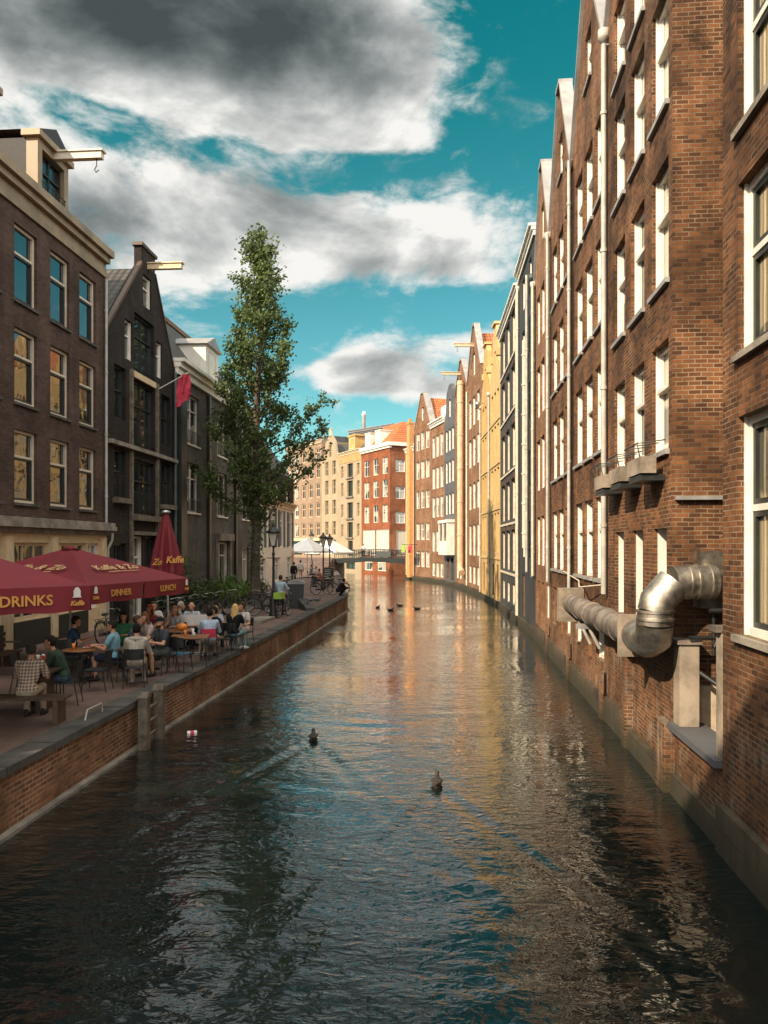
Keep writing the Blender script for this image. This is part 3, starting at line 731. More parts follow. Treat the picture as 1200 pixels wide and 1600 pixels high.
for q in (.22, .53, .84):                           # planters hung under the first-floor windows
    mb = MB(); x = W1 * q; mb.box(x - .55, x + .45, -.42, -.16, 5.22, 5.5)
    pb = mb.build('planter', M['concrete'], r1)
    mb = MB(); 
    for xx in (x - .5, x, x + .4): mb.tube([(xx, -.42, 5.5), (xx, -.46, 5.72), (xx, .0, 5.78)], .012, 5)
    mb.tube([(x - .55, -.46, 5.72), (x + .45, -.46, 5.72)], .014, 5); mb.box(x - .5, x + .4, -.40, -.01, 5.10, 5.20)
    mb.build('planter_bracket', M['iron'], r1)

rw2 = [(3.2, 2.0), (6.3, 2.1), (9.35, 2.1), (12.4, 2.05)]
names = [(17.62, 22.86, 'tall brick warehouse with wrapped duct end and white windows, second along the right', 'brick_brown'),
         (22.86, 28.05, 'tall brick warehouse with a pale zinc gable edge between two slim drainpipes, third along', 'brick_brown'),
         (28.05, 33.28, 'brown brick gabled warehouse touching the black painted house', 'brick_orange')]
for k, (ya, yb, lab, wm) in enumerate(names):
    f = lambda W: (grid_ops([W * .21, W * .51, W * .81], rw2, 1.22, 'ware' if k < 2 else 'sash') + [(W / 2 - .45, 16.2, .9, 1.4, 'ware' if k < 2 else 'sash')]
                   + [(W * .20 - .5, 1.25, 1.0, 1.3, 'boards' if k else 'sash'), (W * .52 - .5, 1.05, 1.0, 1.5, 'boards'), (W * .82 - .5, 1.25, 1.0, 1.3, 'sash')])
    r, W = house('brick_warehouse', lab, PL(yb), PL(ya), gable(15.4, 19.1), wm, f, D=10, group='gabled warehouses in a row')
    roof_gable(r, W, 15.4, 19.1, 'tile_orange', 10); gable_coping(r, W, 15.4, 19.1, 'zinc')
    pipe(r, .0, 2.7, 15.1, ('pipe_dark', 'pipe_grey', 'pipe_grey')[k], .065, n=6)
    pipe(r, W * .06, 2.7, 15.3, ('pipe_grey', 'pipe_grey', 'pipe_cream')[k], .05, n=5, hopper=False, y=-.16)
    part_box(r, 'plinth', 'plinth', (0, W, -.10, -.002, -1, .5 + .08 * k)); part_each(r, 'pilaster', 'brick_brown', (W - .30, W - .02, -.15, -.102, -1, 1.15))

r, W = house('black_house', 'black painted house with cream flues and white windows in one column', (6.98, 39.7), PL(33.28), flat_top(17.9), 'black_wall',
             lambda W: grid_ops([W * .30], [(3.45, 1.7), (6.8, 1.6), (9.85, 1.7), (12.9, 1.65), (15.55, 1.6)], 1.15, 'sash') + grid_ops([W * .72], [(3.45, 1.7), (6.8, 1.6), (9.85, 1.7), (12.9, 1.65), (15.55, 1.6)], 1.0, 'sash') + [(W * .22, .5, 1.1, 2.1, 'boards')], far=True)
cornice(r, W, 17.5, 18.0, 'white', .3); part_box(r, 'plinth', 'plinth', (0, W, -.10, -.002, -1, .42)); part_box(r, 'flat_roof', 'zinc', (.05, W - .05, .33, 8.9, 17.2, 17.4))
pipe(r, W * .60, 3.9, 13.6, 'pipe_cream', .10, -.18, False, 7, 'flue'); pipe(r, W * .66, 2.8, 16.5, 'pipe_grey', .06, -.12, False, 6, 'flue'); pipe(r, W * .93, 2.6, 15.6, 'pipe_dark', .07, -.1)
pipe(r, .1, .4, 17.3, 'pipe_cream', .06, -.1, False)

r, W = house('charcoal_house', 'charcoal painted house with rows of three arched cream windows', (7.5, 49.5), (6.98, 39.7), flat_top(17.5), 'black_wall2',
             lambda W: grid_ops([W * .2, W * .47, W * .74], [(.7, 1.2), (2.6, 2.3), (5.5, 2.2), (8.4, 2.3), (11.7, 2.2), (14.7, 2.2)], 1.5, 'amber'), far=True)
cornice(r, W, 17.1, 17.6, 'white', .3); part_box(r, 'plinth', 'plinth', (0, W, -.10, -.002, -1, .42)); part_box(r, 'flat_roof', 'zinc', (.05, W - .05, .33, 8.9, 16.8, 17.0))
part_each(r, 'string_course', 'pipe_cream', *[(.3, W - .9, -.07, -.002, z, z + .12) for z in (2.35, 5.2, 8.15, 11.4, 14.4)])
for z in (4.9, 7.7, 10.7, 13.9, 16.9):              # brick arches over the openings
    for q in (.2, .47, .74):
        x = W * q; mb = MB(); mb.prism([(x + math.cos(a) * .82, z + math.sin(a) * .30) for a in [math.pi * k / 8 for k in range(9)]], -.06, -.002); mb.build('window_arch', M['brick_dark'], r)
pipe(r, W - .25, .4, 17.0, 'pipe_grey', .07, -.1, False)

for k, (A, B, wm, lab) in enumerate([((7.55, 54.7), (7.5, 49.5), 'yellow_wall2', 'pale yellow canal house with a neck gable under an orange roof'), ((7.6, 60.0), (7.55, 54.7), 'yellow_wall', 'deep yellow canal house, its neck gable with a scrolled shoulder and small lamp')]):
    pf = lambda W: [(-1, 0, W), (15.2, 0, W), (16.0, .5, W - .5), (16.6, 1.3, W - 1.3), (18.3, 1.5, W - 1.5), (18.9, W / 2 - .5, W / 2 + .5)]
    r, W = house('yellow_house', lab, A, B, pf, wm, lambda W: grid_ops([W * .22, W * .5, W * .78], [(3.6, 2.6), (6.9, 2.3), (9.9, 2.2), (12.7, 1.7)], .95, 'yell') + [(W / 2 - .4, 15.9, .8, 1.3, 'yell'), (W * .2, .55, 1.1, 2.2, 'boards'), (W * .62, .55, 1.1, 2.2, 'boards')], far=True, group='yellow twin canal houses')
    roof_gable(r, W, 15.2, 18.3, 'tile_orange'); part_box(r, 'plinth', 'plinth', (0, W, -.08, -.002, -1, .36)); pipe(r, .0, .4, 14.6, 'pipe_grey', .07, -.1)
    part_each(r, 'gable_cap', 'yellow_wall2', (W / 2 - .65, W / 2 + .65, -.14, .4, 18.92, 19.08), (1.15, 1.5, -.1, .36, 16.62, 17.1), (W - 1.5, W - 1.15, -.1, .36, 16.62, 17.1))
    part_each(r, 'string_course', 'yellow_wall2', *[(.1, W - .1, -.06, -.002, z, z + .14) for z in (3.1, 6.4, 9.4, 12.3)])
    if k: 
        mb = MB(); mb.tube([(W * .35, -.02, 14.8), (W * .35, -.5, 14.9)], .03, 6); mb.lathe([(.08, -.45), (.2, -.1), (.2, 0), (.05, .18)], 8, (W * .35, -.5, 14.8)); mb.build('wall_lamp', M['chrome'], r)
    else: part_box(r, 'dormer', 'brick_soot', (W * .7, W - .1, 1.2, 3.4, 16.5, 18.1))

rw8 = [(.8, 1.5), (3.2, 2.6), (7.1, 2.2), (10.7, 2.4), (14.1, 2.4)]
r, W = house('orange_brick_house', 'orange brick house with a pointed gable and cream hoist beam beside the yellow house', (7.4, 68.0), (7.6, 60.0), gable(18.2, 22.3, .5), 'brick_orange', lambda W: grid_ops([W * .2, W * .5, W * .8], rw8, 1.55, 'sash2') + [(W / 2 - .55, 18.2, 1.1, 1.9, 'sash')], far=True)
roof_gable(r, W, 18.2, 22.0, 'tile_orange'); gable_coping(r, W, 18.2, 22.3, 'zinc', .5, .5); part_box(r, 'plinth', 'plinth', (0, W, -.08, -.002, -1, .5)); beam(r, W / 2, 20.6, 1.6)
pipe(r, .15, .5, 17.6, 'pipe_cream', .08, -.1, False)
r, W = house('narrow_brick_house', 'narrow orange brick house with a fat salmon flue up its front', (6.95, 75.0), (7.4, 68.0), gable(18.4, 21.2, .5), 'brick_orange', lambda W: grid_ops([W * .2, W * .45], [(.9, 1.7), (3.9, 2.3), (7.1, 2.2), (10.3, 2.2), (13.5, 2.2), (16.0, 1.6)], 1.2, 'sash2'), far=True)
roof_gable(r, W, 18.4, 21.0, 'tile_orange'); gable_coping(r, W, 18.4, 21.2, 'zinc', .5, .5); beam(r, W / 2, 19.9, 1.8); part_box(r, 'plinth', 'plinth', (0, W, -.08, -.002, -1, .5))
mb = MB(); x = W * .80; mb.tube([(x, -.40, 18.9), (x, -.40, 2.6), (x, -.42, 2.0), (x + .9, -.42, 1.6)], .30, 12)
for z in (5, 8, 11, 14, 17, 18.6): mb.tube([(x, -.40, z - .06), (x, -.40, z + .06)], .34, 12)
mb.build('flue', M['pipe_salmon'], r)
r, W = house('slate_grey_house', 'slate grey house with rounded neck gable, far along the right bank', (6.3, 80.0), (6.95, 75.0), lambda W: [(-1, 0, W), (16.9, 0, W), (18.0, .7, W - .7), (19.6, 1.0, W - 1.0), (20.3, W / 2 - .5, W / 2 + .5)], 'slate_wall', lambda W: grid_ops([W * .2, W * .5, W * .8], [(7.2, 2.1), (10.4, 2.2), (13.6, 2.2)], 1.1, 'sash') + [(W / 2 - .45, 17.0, .9, 1.8, 'sash'), (W * .2, .6, 1.3, 2.2, 'boards'), (W * .6, .6, 1.3, 2.2, 'load')], far=True)
roof_gable(r, W, 16.9, 19.6, 'tile_orange'); part_box(r, 'plinth', 'plinth', (0, W, -.08, -.002, -1, .4))
bw = part_box(r, 'bay_window', 'white', (W * .1, W * .95, -.75, -.002, 3.1, 4.5), (W * .08, W * .97, -.8, -.002, 6.3, 6.6), (W * .10, W * .16, -.75, -.002, 4.5, 6.3), (W * .89, W * .95, -.75, -.002, 4.5, 6.3), (W * .49, W * .55, -.75, -.002, 4.5, 6.3))
mb = MB(); mb.face([(W * .16, -.66, 4.5), (W * .89, -.66, 4.5), (W * .89, -.66, 6.3), (W * .16, -.66, 6.3)]); mb.build('pane', M['glass'], bw)
r, W = house('flat_corniced_house', 'brown brick house with a flat white cornice and small white dormer', (5.2, 85.0), (6.3, 80.0), flat_top(17.3), 'brick_orange', lambda W: grid_ops([W * .2, W * .5, W * .8], [(.7, 1.5), (3.4, 2.2), (7.1, 2.2), (10.2, 2.3), (13.6, 2.3)], 1.15, 'sash2'), far=True)
cornice(r, W, 16.9, 17.5, 'white', .4); part_box(r, 'plinth', 'plinth', (0, W, -.08, -.002, -1, .5)); part_box(r, 'dormer', 'white', (W * .35, W * .75, .6, 2.6, 17.5, 19.0))
mb = MB(); mb.prism([(0, 17.3), (W, 17.3), (W, 17.4), (0, 17.4)], .3, 9); mb.M = Matrix.Rotation(R(90), 4, 'Z'); mb.prism([(.4, 17.42), (8, 17.42), (4.2, 20.6)], -W, 0); mb.M = None; mb.build('roof', M['tile_orange_x'], r)
r, W = house('pointed_gable_house', 'brown brick house with a sharp white-edged gable, last before the ochre chimney', (3.6, 90.0), (5.2, 85.0), gable(17.5, 21.3, .35), 'brick_orange', lambda W: grid_ops([W * .2, W * .5, W * .8], [(1.6, 1.8), (4.7, 1.9), (8.3, 2.0), (11.7, 2.0), (15.0, 2.0)], 1.15, 'sash2') + [(W / 2 - .4, 18.3, .8, 1.5, 'sash')], far=True)
roof_gable(r, W, 17.5, 21.2, 'tile_orange'); gable_coping(r, W, 17.5, 21.3, 'zinc', .35, .7, .16); part_box(r, 'plinth', 'plinth', (0, W, -.08, -.002, -1, .5)); pipe(r, .1, .4, 17, 'pipe_dark', .07, -.1, False)
sg = thing('hanging_sign', 'small red and green banner sign on a bracket low on the far right house', 'sign', (3.9, 88.4, 3.6), math.atan2(-5, 1.6))
part = MB(); part.box(-.5, .5, -1.0, -.94, -.4, .45); part.build('red_panel', M['red_cloth'], sg); part = MB(); part.box(-.5, .5, -1.8, -1.74, -.3, .5); part.build('green_panel', M['green_crate'], sg)
part = MB(); part.tube([(0, 0, .55), (0, -1.9, .55)], .03, 6); part.build('bracket', M['iron'], sg)
r, W = house('end_wall_house', 'cream narrow house end with an ochre chimney shaft by the bridge', (2.62, 93.0), (3.6, 90.0), flat_top(15.6), 'peach_wall', lambda W: grid_ops([W * .3], [(1.2, 1.6), (4.6, 1.7), (7.6, 1.8), (10.6, 1.8), (13.2, 1.7)], 1.1, 'plain_dark'), far=True)
cornice(r, W, 15.2, 15.7, 'white', .3); part_box(r, 'plinth', 'plinth', (0, W, -.08, -.002, -1, .5))
mb = MB(); mb.box(W * .52, W * .52 + .95, -.45, -.002, .3, 18.4); mb.box(W * .52 - .06, W * .52 + 1.01, -.51, .1, 18.4, 18.6); mb.box(W * .52 + .2, W * .52 + .75, -.38, -.05, 18.6, 19.0); mb.build('chimney', M['pipe_ochre'], r)

# ---- far row across the end of the canal ------------------------------------------------------
C0, C1, C2, C3, C4 = (.8, 105.0), (-3.3, 112.8), (-7.0, 120.0), (-10.2, 125.5), (-17.4, 137.9)
r, W = house('red_corner_house', 'bright red brick corner house with white windows and an orange hipped roof beyond the bridge', C1, C0, flat_top(17.9), 'brick_red',
             lambda W: grid_ops([W * .19, W * .52, W * .84], [(7.3, 2.4), (10.8, 2.4), (14.0, 2.3)], 1.6, 'sash2') + [(.35, 2.6, W * .45, 3.7, 'panel'), (W * .52, 2.6, W * .45, 3.7, 'panel')] + grid_ops([W * .25, W * .72], [(.5, 1.6)], 2.6, 'shop_white'),
             D=9, side_ops=[(.9, z, 1.5, h, 'sash2') for (z, h) in ((14.2, 1.7), (10.5, 1.7), (7.1, 1.6))] + [(1.0, 2.6, 1.9, 3.6, 'panel')], far=True)
part_box(r, 'cornice', 'white', (-.1, W + .35, -.35, .2, 17.75, 18.25), (W - .1, W + .353, .203, 9, 17.753, 18.253), (-.02, W + .2, -.18, .2, 17.45, 17.748))
mb = MB(); zt = 21.6; e = 18.1
P = [(0, .1, e), (W + .1, .1, e), (W + .1, 9, e), (0, 9, e), (.6, 3.4, zt), (W - 2.6, 3.4, zt), (W - 2.6, 9, zt), (.6, 9, zt)]
mb.faces(P, [(0, 1, 5, 4), (1, 2, 6, 5), (4, 5, 6, 7), (0, 4, 7, 3), (2, 3, 7, 6)]); mb.build('roof', M['tile_orange_x'], r)
for x in (1.3, W * .52):
    d = part_box(r, 'dormer', 'white', (x - .75, x + .75, .35, 3.0, 18.3, 20.3), (x - .85, x + .85, .25, 3.1, 20.3, 20.42))
    window(r, x - .65, 18.5, 1.3, 1.6, 'sash2', far=True).location.y = .17
    
r, W = house('loading_door_house', 'cream warehouse with dark loading doors one above another and a yellow dormer', C2, C1, flat_top(17.2), 'cream_wall',
             lambda W: grid_ops([W * .5], [(5.3, 2.3), (8.2, 2.4), (11.5, 2.4), (14.4, 2.1)], 2.0, 'load') + grid_ops([W * .14, W * .86], [(5.4, 1.9), (8.4, 2.0), (11.6, 2.1), (14.5, 1.8)], .95, 'plain_dark') + [(W * .3, .5, 3.4, 1.5, 'load'), (W * .4, 2.5, 1.8, 2.3, 'load')], far=True)
part_box(r, 'frieze', 'pipe_ochre', (.1, W - .1, -.05, -.002, 16.7, 17.9)); cornice(r, W, 17.9, 18.4, 'cream', .35)
mb = MB(); mb.M = Matrix.Rotation(R(90), 4, 'Z'); mb.prism([(.2, 17.2), (9, 17.2), (9, 21.0), (3.6, 21.0), (.2, 18.0)], -W, 0); mb.build('roof', M['tile_grey'], r)
part_box(r, 'dormer', 'yellow_wall', (W * .36, W * .64, .3, 3, 18.4, 20.6), (W * .33, W * .67, .2, 3.1, 20.6, 20.85)); window(r, W * .40, 18.7, 1.9, 1.6, 'panel', far=True).location.y = .2
part_each(r, 'loading_sill', 'stone', *[(W * .34, W * .66, -.25, -.002, z - .2, z) for z in (5.3, 8.2, 11.5, 14.4)])
r, W = house('cream_gable_house', 'cream rendered house with a slim curved gable and finial', C3, C2, lambda W: [(-1, 0, W), (17.6, 0, W), (18.8, .9, W - .9), (20.6, 1.5, W - 1.5), (21.6, W / 2 - .5, W / 2 + .5)], 'cream_wall', lambda W: grid_ops([W * .3, W * .72], [(2.6, 2.4), (5.7, 2.2), (9.0, 2.3), (12.2, 2.3), (15.3, 2.2)], 1.25, 'plain_dark') + [(W / 2 - .5, 18.2, 1.0, 1.9, 'plain_dark')], far=True)
roof_gable(r, W, 17.6, 20.6, 'tile_grey'); part_box(r, 'finial', 'cream', (W / 2 - .2, W / 2 + .2, .02, .3, 21.6, 22.6), (W / 2 - .34, W / 2 + .34, -.02, .34, 22.6, 22.75))
r, W = house('tan_apartment_house', 'tan modern apartment block with orange framed windows, farthest at the end of the street', C4, C3, flat_top(21.2), 'tan_wall', lambda W: grid_ops([W * .12, W * .30], [(5.6, 2.2), (8.8, 2.3), (12.0, 2.3), (15.2, 2.3), (18.2, 2.0)], 1.7, 'sash2') + grid_ops([W * .50, W * .70, W * .90], [(5.6, 2.3), (8.8, 2.4), (12.0, 2.4), (15.2, 2.4), (18.2, 2.0)], 1.6, 'orange') + [(W * .04, 2.5, W * .42, 2.2, 'dark'), (W * .52, 2.5, W * .44, 2.2, 'dark')], far=True, cat='apartment block')
cornice(r, W, 20.9, 21.5, 'cream', .4); part_box(r, 'penthouse', 'slate_wall', (W * .2, W * .8, 2.5, 8, 21.2, 22.6)); part_box(r, 'band', 'cream', (.1, W - .1, -.35, -.002, 4.85, 5.35))
# the flat-roofed glass storey and flagpole-white vent behind the cream houses
r, W = house('rooftop_block', 'dark glazed rooftop storey rising behind the cream warehouse', (-6.0, 131), (1.5, 123), flat_top(23.4, 0), 'slate_wall', lambda W: grid_ops([W * .2, W * .5, W * .8], [(21.2, 1.6)], 2.2, 'dark'), far=True, cat='building')
cornice(r, W, 23.2, 23.6, 'zinc', .3)
mb = MB(); mb.lathe([(.3, 0), (.3, 2.6), (.45, 2.7), (.2, 3.3)], 10, (W * .25, 1, 23.4)); mb.build('vent', M['white'], r)

# ---- left row ----------------------------------------------------------------------------------
LL = lambda y: (-12.7 + .075 * y, y)
# a neighbour outside the frame, whose gable throws the shadow on the near right wall
r, W = house('gabled_neighbour', 'dark brick house with a tall gable, out of frame on the left behind the viewer', LL(-17.0), LL(-2.6), lambda W: [(QZ, 0, W), (13.6, 0, W), (19.8, W / 2 - .3, W / 2 + .3)], 'brick_dark', lambda W: grid_ops([W * .2, W * .5, W * .8], [(2, 2.2), (5.4, 2.2), (8.4, 2.2), (11.2, 1.8)], 1.3, 'sash_cream'), D=8)
roof_gable(r, W, 13.6, 19.8, 'tile_soot', 8)

Y1 = 4.0
h1, W = house('cafe_house', 'dark brown brick house with cream shopfront and sash windows above the cafe terrace', LL(Y1), LL(29.0), flat_top(14.3, 4.55), 'brick_dark',
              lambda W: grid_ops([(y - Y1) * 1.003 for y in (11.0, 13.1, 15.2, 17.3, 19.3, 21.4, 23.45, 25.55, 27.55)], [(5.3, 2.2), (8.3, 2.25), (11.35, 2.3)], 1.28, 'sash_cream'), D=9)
part_box(h1, 'cornice', 'cornice_tan', (0, W, -.08, .1, 14.1, 14.3), (0, W, -.04, .11, 14.302, 14.62), (-.02, W + .02, -.20, .12, 14.622, 14.84), (-.05, W + .06, -.34, .2, 14.842, 15.1))
mb = MB(); mb.M = Matrix.Rotation(R(90), 4, 'Z'); mb.prism([(.25, 14.9), (8.9, 14.9), (6.4, 18.3), (3.0, 18.3)], -W, 0); mb.build('roof', M['tile_orange_x'], h1)
for (yc, wd, lab) in ((25.35, 2.0, 1), (21.2, 1.7, 0)):
    x = (yc - Y1) * 1.003; f = .12
    d = part_box(h1, 'dormer', 'cornice_tan', (x - wd / 2, x - wd / 2 + .28, f, .5, 15.1, 17.0), (x + wd / 2 - .28, x + wd / 2, f, .5, 15.1, 17.0), (x - wd / 2 + .28, x + wd / 2 - .28, f, .5, 16.75, 17.0), (x - wd / 2 - .14, x + wd / 2 + .14, f - .14, .6, 17.002, 17.2))
    mb = MB(); mb.box(x - wd / 2 + .03, x + wd / 2 - .03, .5, 3.2, 15.1, 17.0); mb.prism([(x - wd / 2 - .1, 17.21), (x + wd / 2 + .1, 17.21), (x, 17.75)], f - .1, 3.2); mb.build('dormer_cheek', M['black_wall2'], d)
    o = window(h1, x - wd / 2 + .28, 15.15, wd - .56, 1.6, 'dark'); o.location.y = .12
    mb = MB()
    for k in range(9):
        xx = x - wd / 2 + .3 + (wd - .6) * k / 8; mb.tube([(xx, f - .03, 15.12), (xx, f - .03, 15.7)], .012, 4)
    mb.tube([(x - wd / 2 + .25, f - .03, 15.7), (x + wd / 2 - .25, f - .03, 15.7)], .018, 5); mb.build('balcony_rail', M['iron'], d)
    if lab: beam(h1, x + .1, 16.78, 1.5, 'offwhite', y0=.0)
part_box(h1, 'chimney', 'brick_dark', (W - .9, W - .3, 2.4, 3.3, 16.6, 18.9)); pipe(h1, W - .12, 4.7, 14.0, 'pipe_grey', .05, -.1, False)
# cream shopfront with glazed bays
mb = MB(); sops = []
cx = [(y - Y1) * 1.003 for y in (6.2, 8.9, 11.6, 14.3, 17.0, 19.7, 22.35, 25.0)]
for c in cx: sops.append((c + .35, 1.75, 2.0, 2.35, 'shop'))
sops.append((W - 1.55, 1.75, .9, 2.35, 'shop_white'))
mb.M = Matrix.Translation((0, -.06, 0)); facade(mb, [(QZ, .02, W - .02), (4.55, .02, W - .02)], sops); mb.M = None
mb.box(.02, .02 + .001, -.06, 0, QZ, 4.55)
sf = mb.build('shopfront', M['cream'], h1)
for o in sops: window(h1, o[0], o[1], o[2], o[3], o[4]).location.y = -.06
part_box(h1, 'shop_cornice', 'stone', (-.05, W + .05, -.20, -.062, 4.40, 4.56), (-.08, W + .12, -.42, 0, 4.562, 4.72), (-.08, W + .12, -.36, -.002, 4.722, 4.86))
part_each(h1, 'pilaster', 'cream', *[(c - .25, c + .12, -.17, -.062, QZ, 4.3) for c in cx + [W - .35]])
part_each(h1, 'stall_riser', 'dark_frame', *[(c + .3, c + 2.4, -.10, -.062, QZ, 1.72) for c in cx])
mb = MB(); x = W - .02; mb.tube([(x, -.30, 4.5), (x, -.28, 4.2), (x, -.12, 3.9), (x, -.12, 1.0)], .055, 8); mb.build('drainpipe', M['pipe_grey'], h1)

h2, W = house('sooty_gable_house', 'soot black brick house with a stepped spout gable, loading doors and hoist beam', LL(29.03), LL(36.5), lambda W: [(QZ, 0, W), (12.2, 0, W), (15.9, 3.45, 5.0), (16.7, 3.45, 5.0)], 'brick_soot',
              lambda W: [(.75, 9.0, 1.1, 2.1, 'dark1'), (.75, 5.9, 1.1, 1.9, 'dark1'), (5.75, 8.6, 1.2, 2.3, 'dark1'), (5.75, 5.9, 1.2, 1.9, 'dark1'),
                         (2.45, 8.2, 2.5, 2.7, 'dark'), (2.45, 5.3, 2.5, 2.3, 'dark'), (1.75, 11.55, .75, 1.6, 'sash'), (2.7, 11.3, 2.2, 2.4, 'dark'), (5.1, 11.55, .75, 1.6, 'sash'), (3.6, 14.25, .95, 1.35, 'sash'),
                         (.7, 1.2, 1.2, 2.9, 'dark'), (2.6, 1.0, 1.0, 3.4, 'door'), (3.9, 1.0, 1.1, 3.4, 'dark'), (5.6, 1.2, 1.3, 2.9, 'dark')], D=9)
roof_gable(h2, W, 12.2, 16.3, 'tile_soot', 9, xm=4.2)
mb = MB()
for (a, b) in (((0, 12.2), (3.45, 15.9)), ((W, 12.2), (5.0, 15.9))):
    s = 1 if a[0] == 0 else -1; mb.prism([a, b, (b[0], b[1] + .16), (a[0], a[1] + .16)] if s > 0 else [b, a, (a[0], a[1] + .16), (b[0], b[1] + .16)], -.05, .14)
mb.box(3.35, 5.1, -.08, .38, 16.71, 16.85); mb.build('coping', M['wood_dark'], h2); beam(h2, 4.2, 15.95, 1.5, 'cream', hook=False)
part_box(h2, 'ledge', 'stone', (.05, W - .05, -.22, -.002, 7.92, 8.08)); part_each(h2, 'loading_sill', 'wood_old', (.6, 2.0, -.28, -.002, 5.68, 5.88), (2.3, 5.1, -.30, -.002, 5.05, 5.28), (5.6, 7.1, -.28, -.002, 5.68, 5.88), (2.4, 5.1, -.25, -.002, 4.45, 4.6))
part_each(h2, 'pilaster', 'wood_old', *[(x, x + .16, -.12, -.002, QZ, z) for x in (2.2, 5.05) for z in (7.9,)], (2.2, 2.36, -.12, -.002, 8.1, 11.2), (5.05, 5.21, -.12, -.002, 8.1, 11.2))
part_box(h2, 'sign_band', 'cream', (2.5, 4.9, -.1, -.002, 10.95, 11.2)); pipe(h2, W - .2, 1, 12.2, 'pipe_dark', .08, -.12, False)
for (xa, xb, z) in ((2.5, 4.9, 8.25), (2.5, 4.9, 5.4), (2.7, 4.9, 11.35), (.75, 1.85, 5.95), (5.75, 6.95, 5.95)):
    mb = MB()
    for k in range(int((xb - xa) / .12) + 1): mb.tube([(xa + .12 * k, -.05, z), (xa + .12 * k, -.05, z + .85)], .011, 4)
    mb.tube([(xa, -.05, z + .85), (xb, -.05, z + .85)], .018, 4); mb.build('balcony_rail', M['iron'], h2)
fl = thing('flag', 'red flag hanging limp from a slanted pole on the soot black house', 'flag', LL(34.3) + (11.0,), math.atan2(1, .075))
mb = MB(); mb.tube([(0, -.05, 0), (.3, -1.35, .80)], .022, 6); mb.build('pole', M['white'], fl)
mb = MB()
vs = []; nu, nv = 14, 9
for i in range(nu + 1):
    for j in range(nv + 1):
        u, v = i / nu, j / nv
        px, py, pz = .3 * (.66 + .32 * v), -1.35 * (.66 + .32 * v), .80 * (.66 + .32 * v)
        vs.append((px + .07 * math.sin(u * 9 + v * 9), py - u * (v - .5) * .34 + .05 * math.sin(u * 7 + v * 15), pz - u * (1.45 - .45 * v) + .04 * math.sin(v * 14)))
mb.faces(vs, [(i * (nv + 1) + j, (i + 1) * (nv + 1) + j, (i + 1) * (nv + 1) + j + 1, i * (nv + 1) + j + 1) for i in range(nu) for j in range(nv)], 0, True); mb.build('cloth', M['red_cloth'], fl)

h3, W = house('grey_brick_house', 'grey painted brick house with white cornice, tiled mansard and white dormer behind the tree', LL(36.55), LL(52.5), flat_top(12.3, QZ), 'brick_grey',
              lambda W: grid_ops([2.75, 7.9, 13.2], [(5.7, 2.5), (9.15, 2.5)], 2.0, 'grey') + [(6.9, 1.3, 2.2, 2.9, 'door'), (12.4, 1.3, 1.7, 2.6, 'grey')], D=9)
cornice(h3, W, 12.2, 12.95, 'white', .5)
mb = MB(); mb.M = Matrix.Rotation(R(90), 4, 'Z'); mb.prism([(.1, 12.7), (8.9, 12.7), (5.2, 17.2), (3.2, 16.9)], -W, 0); mb.M = None; mb.build('roof', M['tile_grey'], h3)
part_box(h3, 'ridge', 'shutter', (0, W, 3.1, 3.5, 16.9, 17.15))
d = part_box(h3, 'dormer', 'white', (5.6, 8.0, .25, 3.0, 12.96, 15.1)); mb = MB(); mb.prism([(5.4, 15.1), (8.2, 15.1), (6.8, 15.75)], .1, 3.4); mb.build('dormer_roof', M['zinc'], d)
window(h3, 6.1, 13.3, 1.4, 1.6, 'panel').location.y = .17
part_each(h3, 'pilaster', 'dark_frame', (.15, .95, -.28, -.002, QZ, 12.1), (5.0, 5.35, -.16, -.002, QZ, 12.1), (10.4, 10.75, -.16, -.002, QZ, 12.1))  # dark boxes standing in for a dark recess and downpipes
part_box(h3, 'door_hood', 'stone', (6.5, 9.5, -.30, -.002, 4.3, 4.7), (6.6, 6.85, -.15, -.002, QZ, 4.3), (9.15, 9.4, -.15, -.002, QZ, 4.3))
for c in (2.75, 7.9, 13.2):
    for z in (5.75, 9.2):
        mb = MB()
        for k in range(13): mb.tube([(c - .96 + .16 * k, -.06, z), (c - .96 + .16 * k, -.06, z + .6)], .014, 4)
        mb.tube([(c - 1, -.06, z + .6), (c + 1, -.06, z + .6)], .02, 4); mb.tube([(c - 1, -.06, z + .05), (c + 1, -.06, z + .05)], .02, 4); mb.build('balcony_rail', M['iron'], h3)

h4, W = house('white_shop_house', 'grey house with white painted shop windows and grey shutters at the quay end', LL(52.55), LL(66.0), flat_top(9.7, 7.0), 'brick_soot', lambda W: grid_ops([W * .2, W * .5, W * .8], [(7.4, 1.6)], 1.6, 'grey'), D=9)
mb = MB(); sops = [(W * q - .8, 3.9, 1.6, 2.9, 'shop_white') for q in (.12, .38, .62, .88)] + [(W * q - .9, 1.3, 1.8, 1.8, 'shop_white') for q in (.15, .5, .85)]
facade(mb, [(QZ, 0.02, W - .02), (7.0, 0.02, W - .02)], sops); mb.face([(W - .02, 0, QZ), (W - .02, 9, QZ), (W - .02, 9, 7), (W - .02, 0, 7)]); mb.build('shopfront', M['white'], h4)
for o in sops: window(h4, o[0], o[1], o[2], o[3], o[4])
part_each(h4, 'shutter', 'slate_wall', *[(W * q + s * .8 + (0 if s > 0 else -.5), W * q + s * .8 + (.5 if s > 0 else 0), -.06, -.002, 3.9, 6.8) for q in (.12, .38, .62, .88) for s in (-1, 1)])
cornice(h4, W, 7.0, 7.5, 'cream', .4); mb = MB(); mb.M = Matrix.Rotation(R(90), 4, 'Z'); mb.prism([(.1, 9.6), (8.9, 9.6), (5.2, 13.2), (2.6, 13.2)], -W, 0); mb.M = None; mb.build('roof', M['tile_grey'], h4)
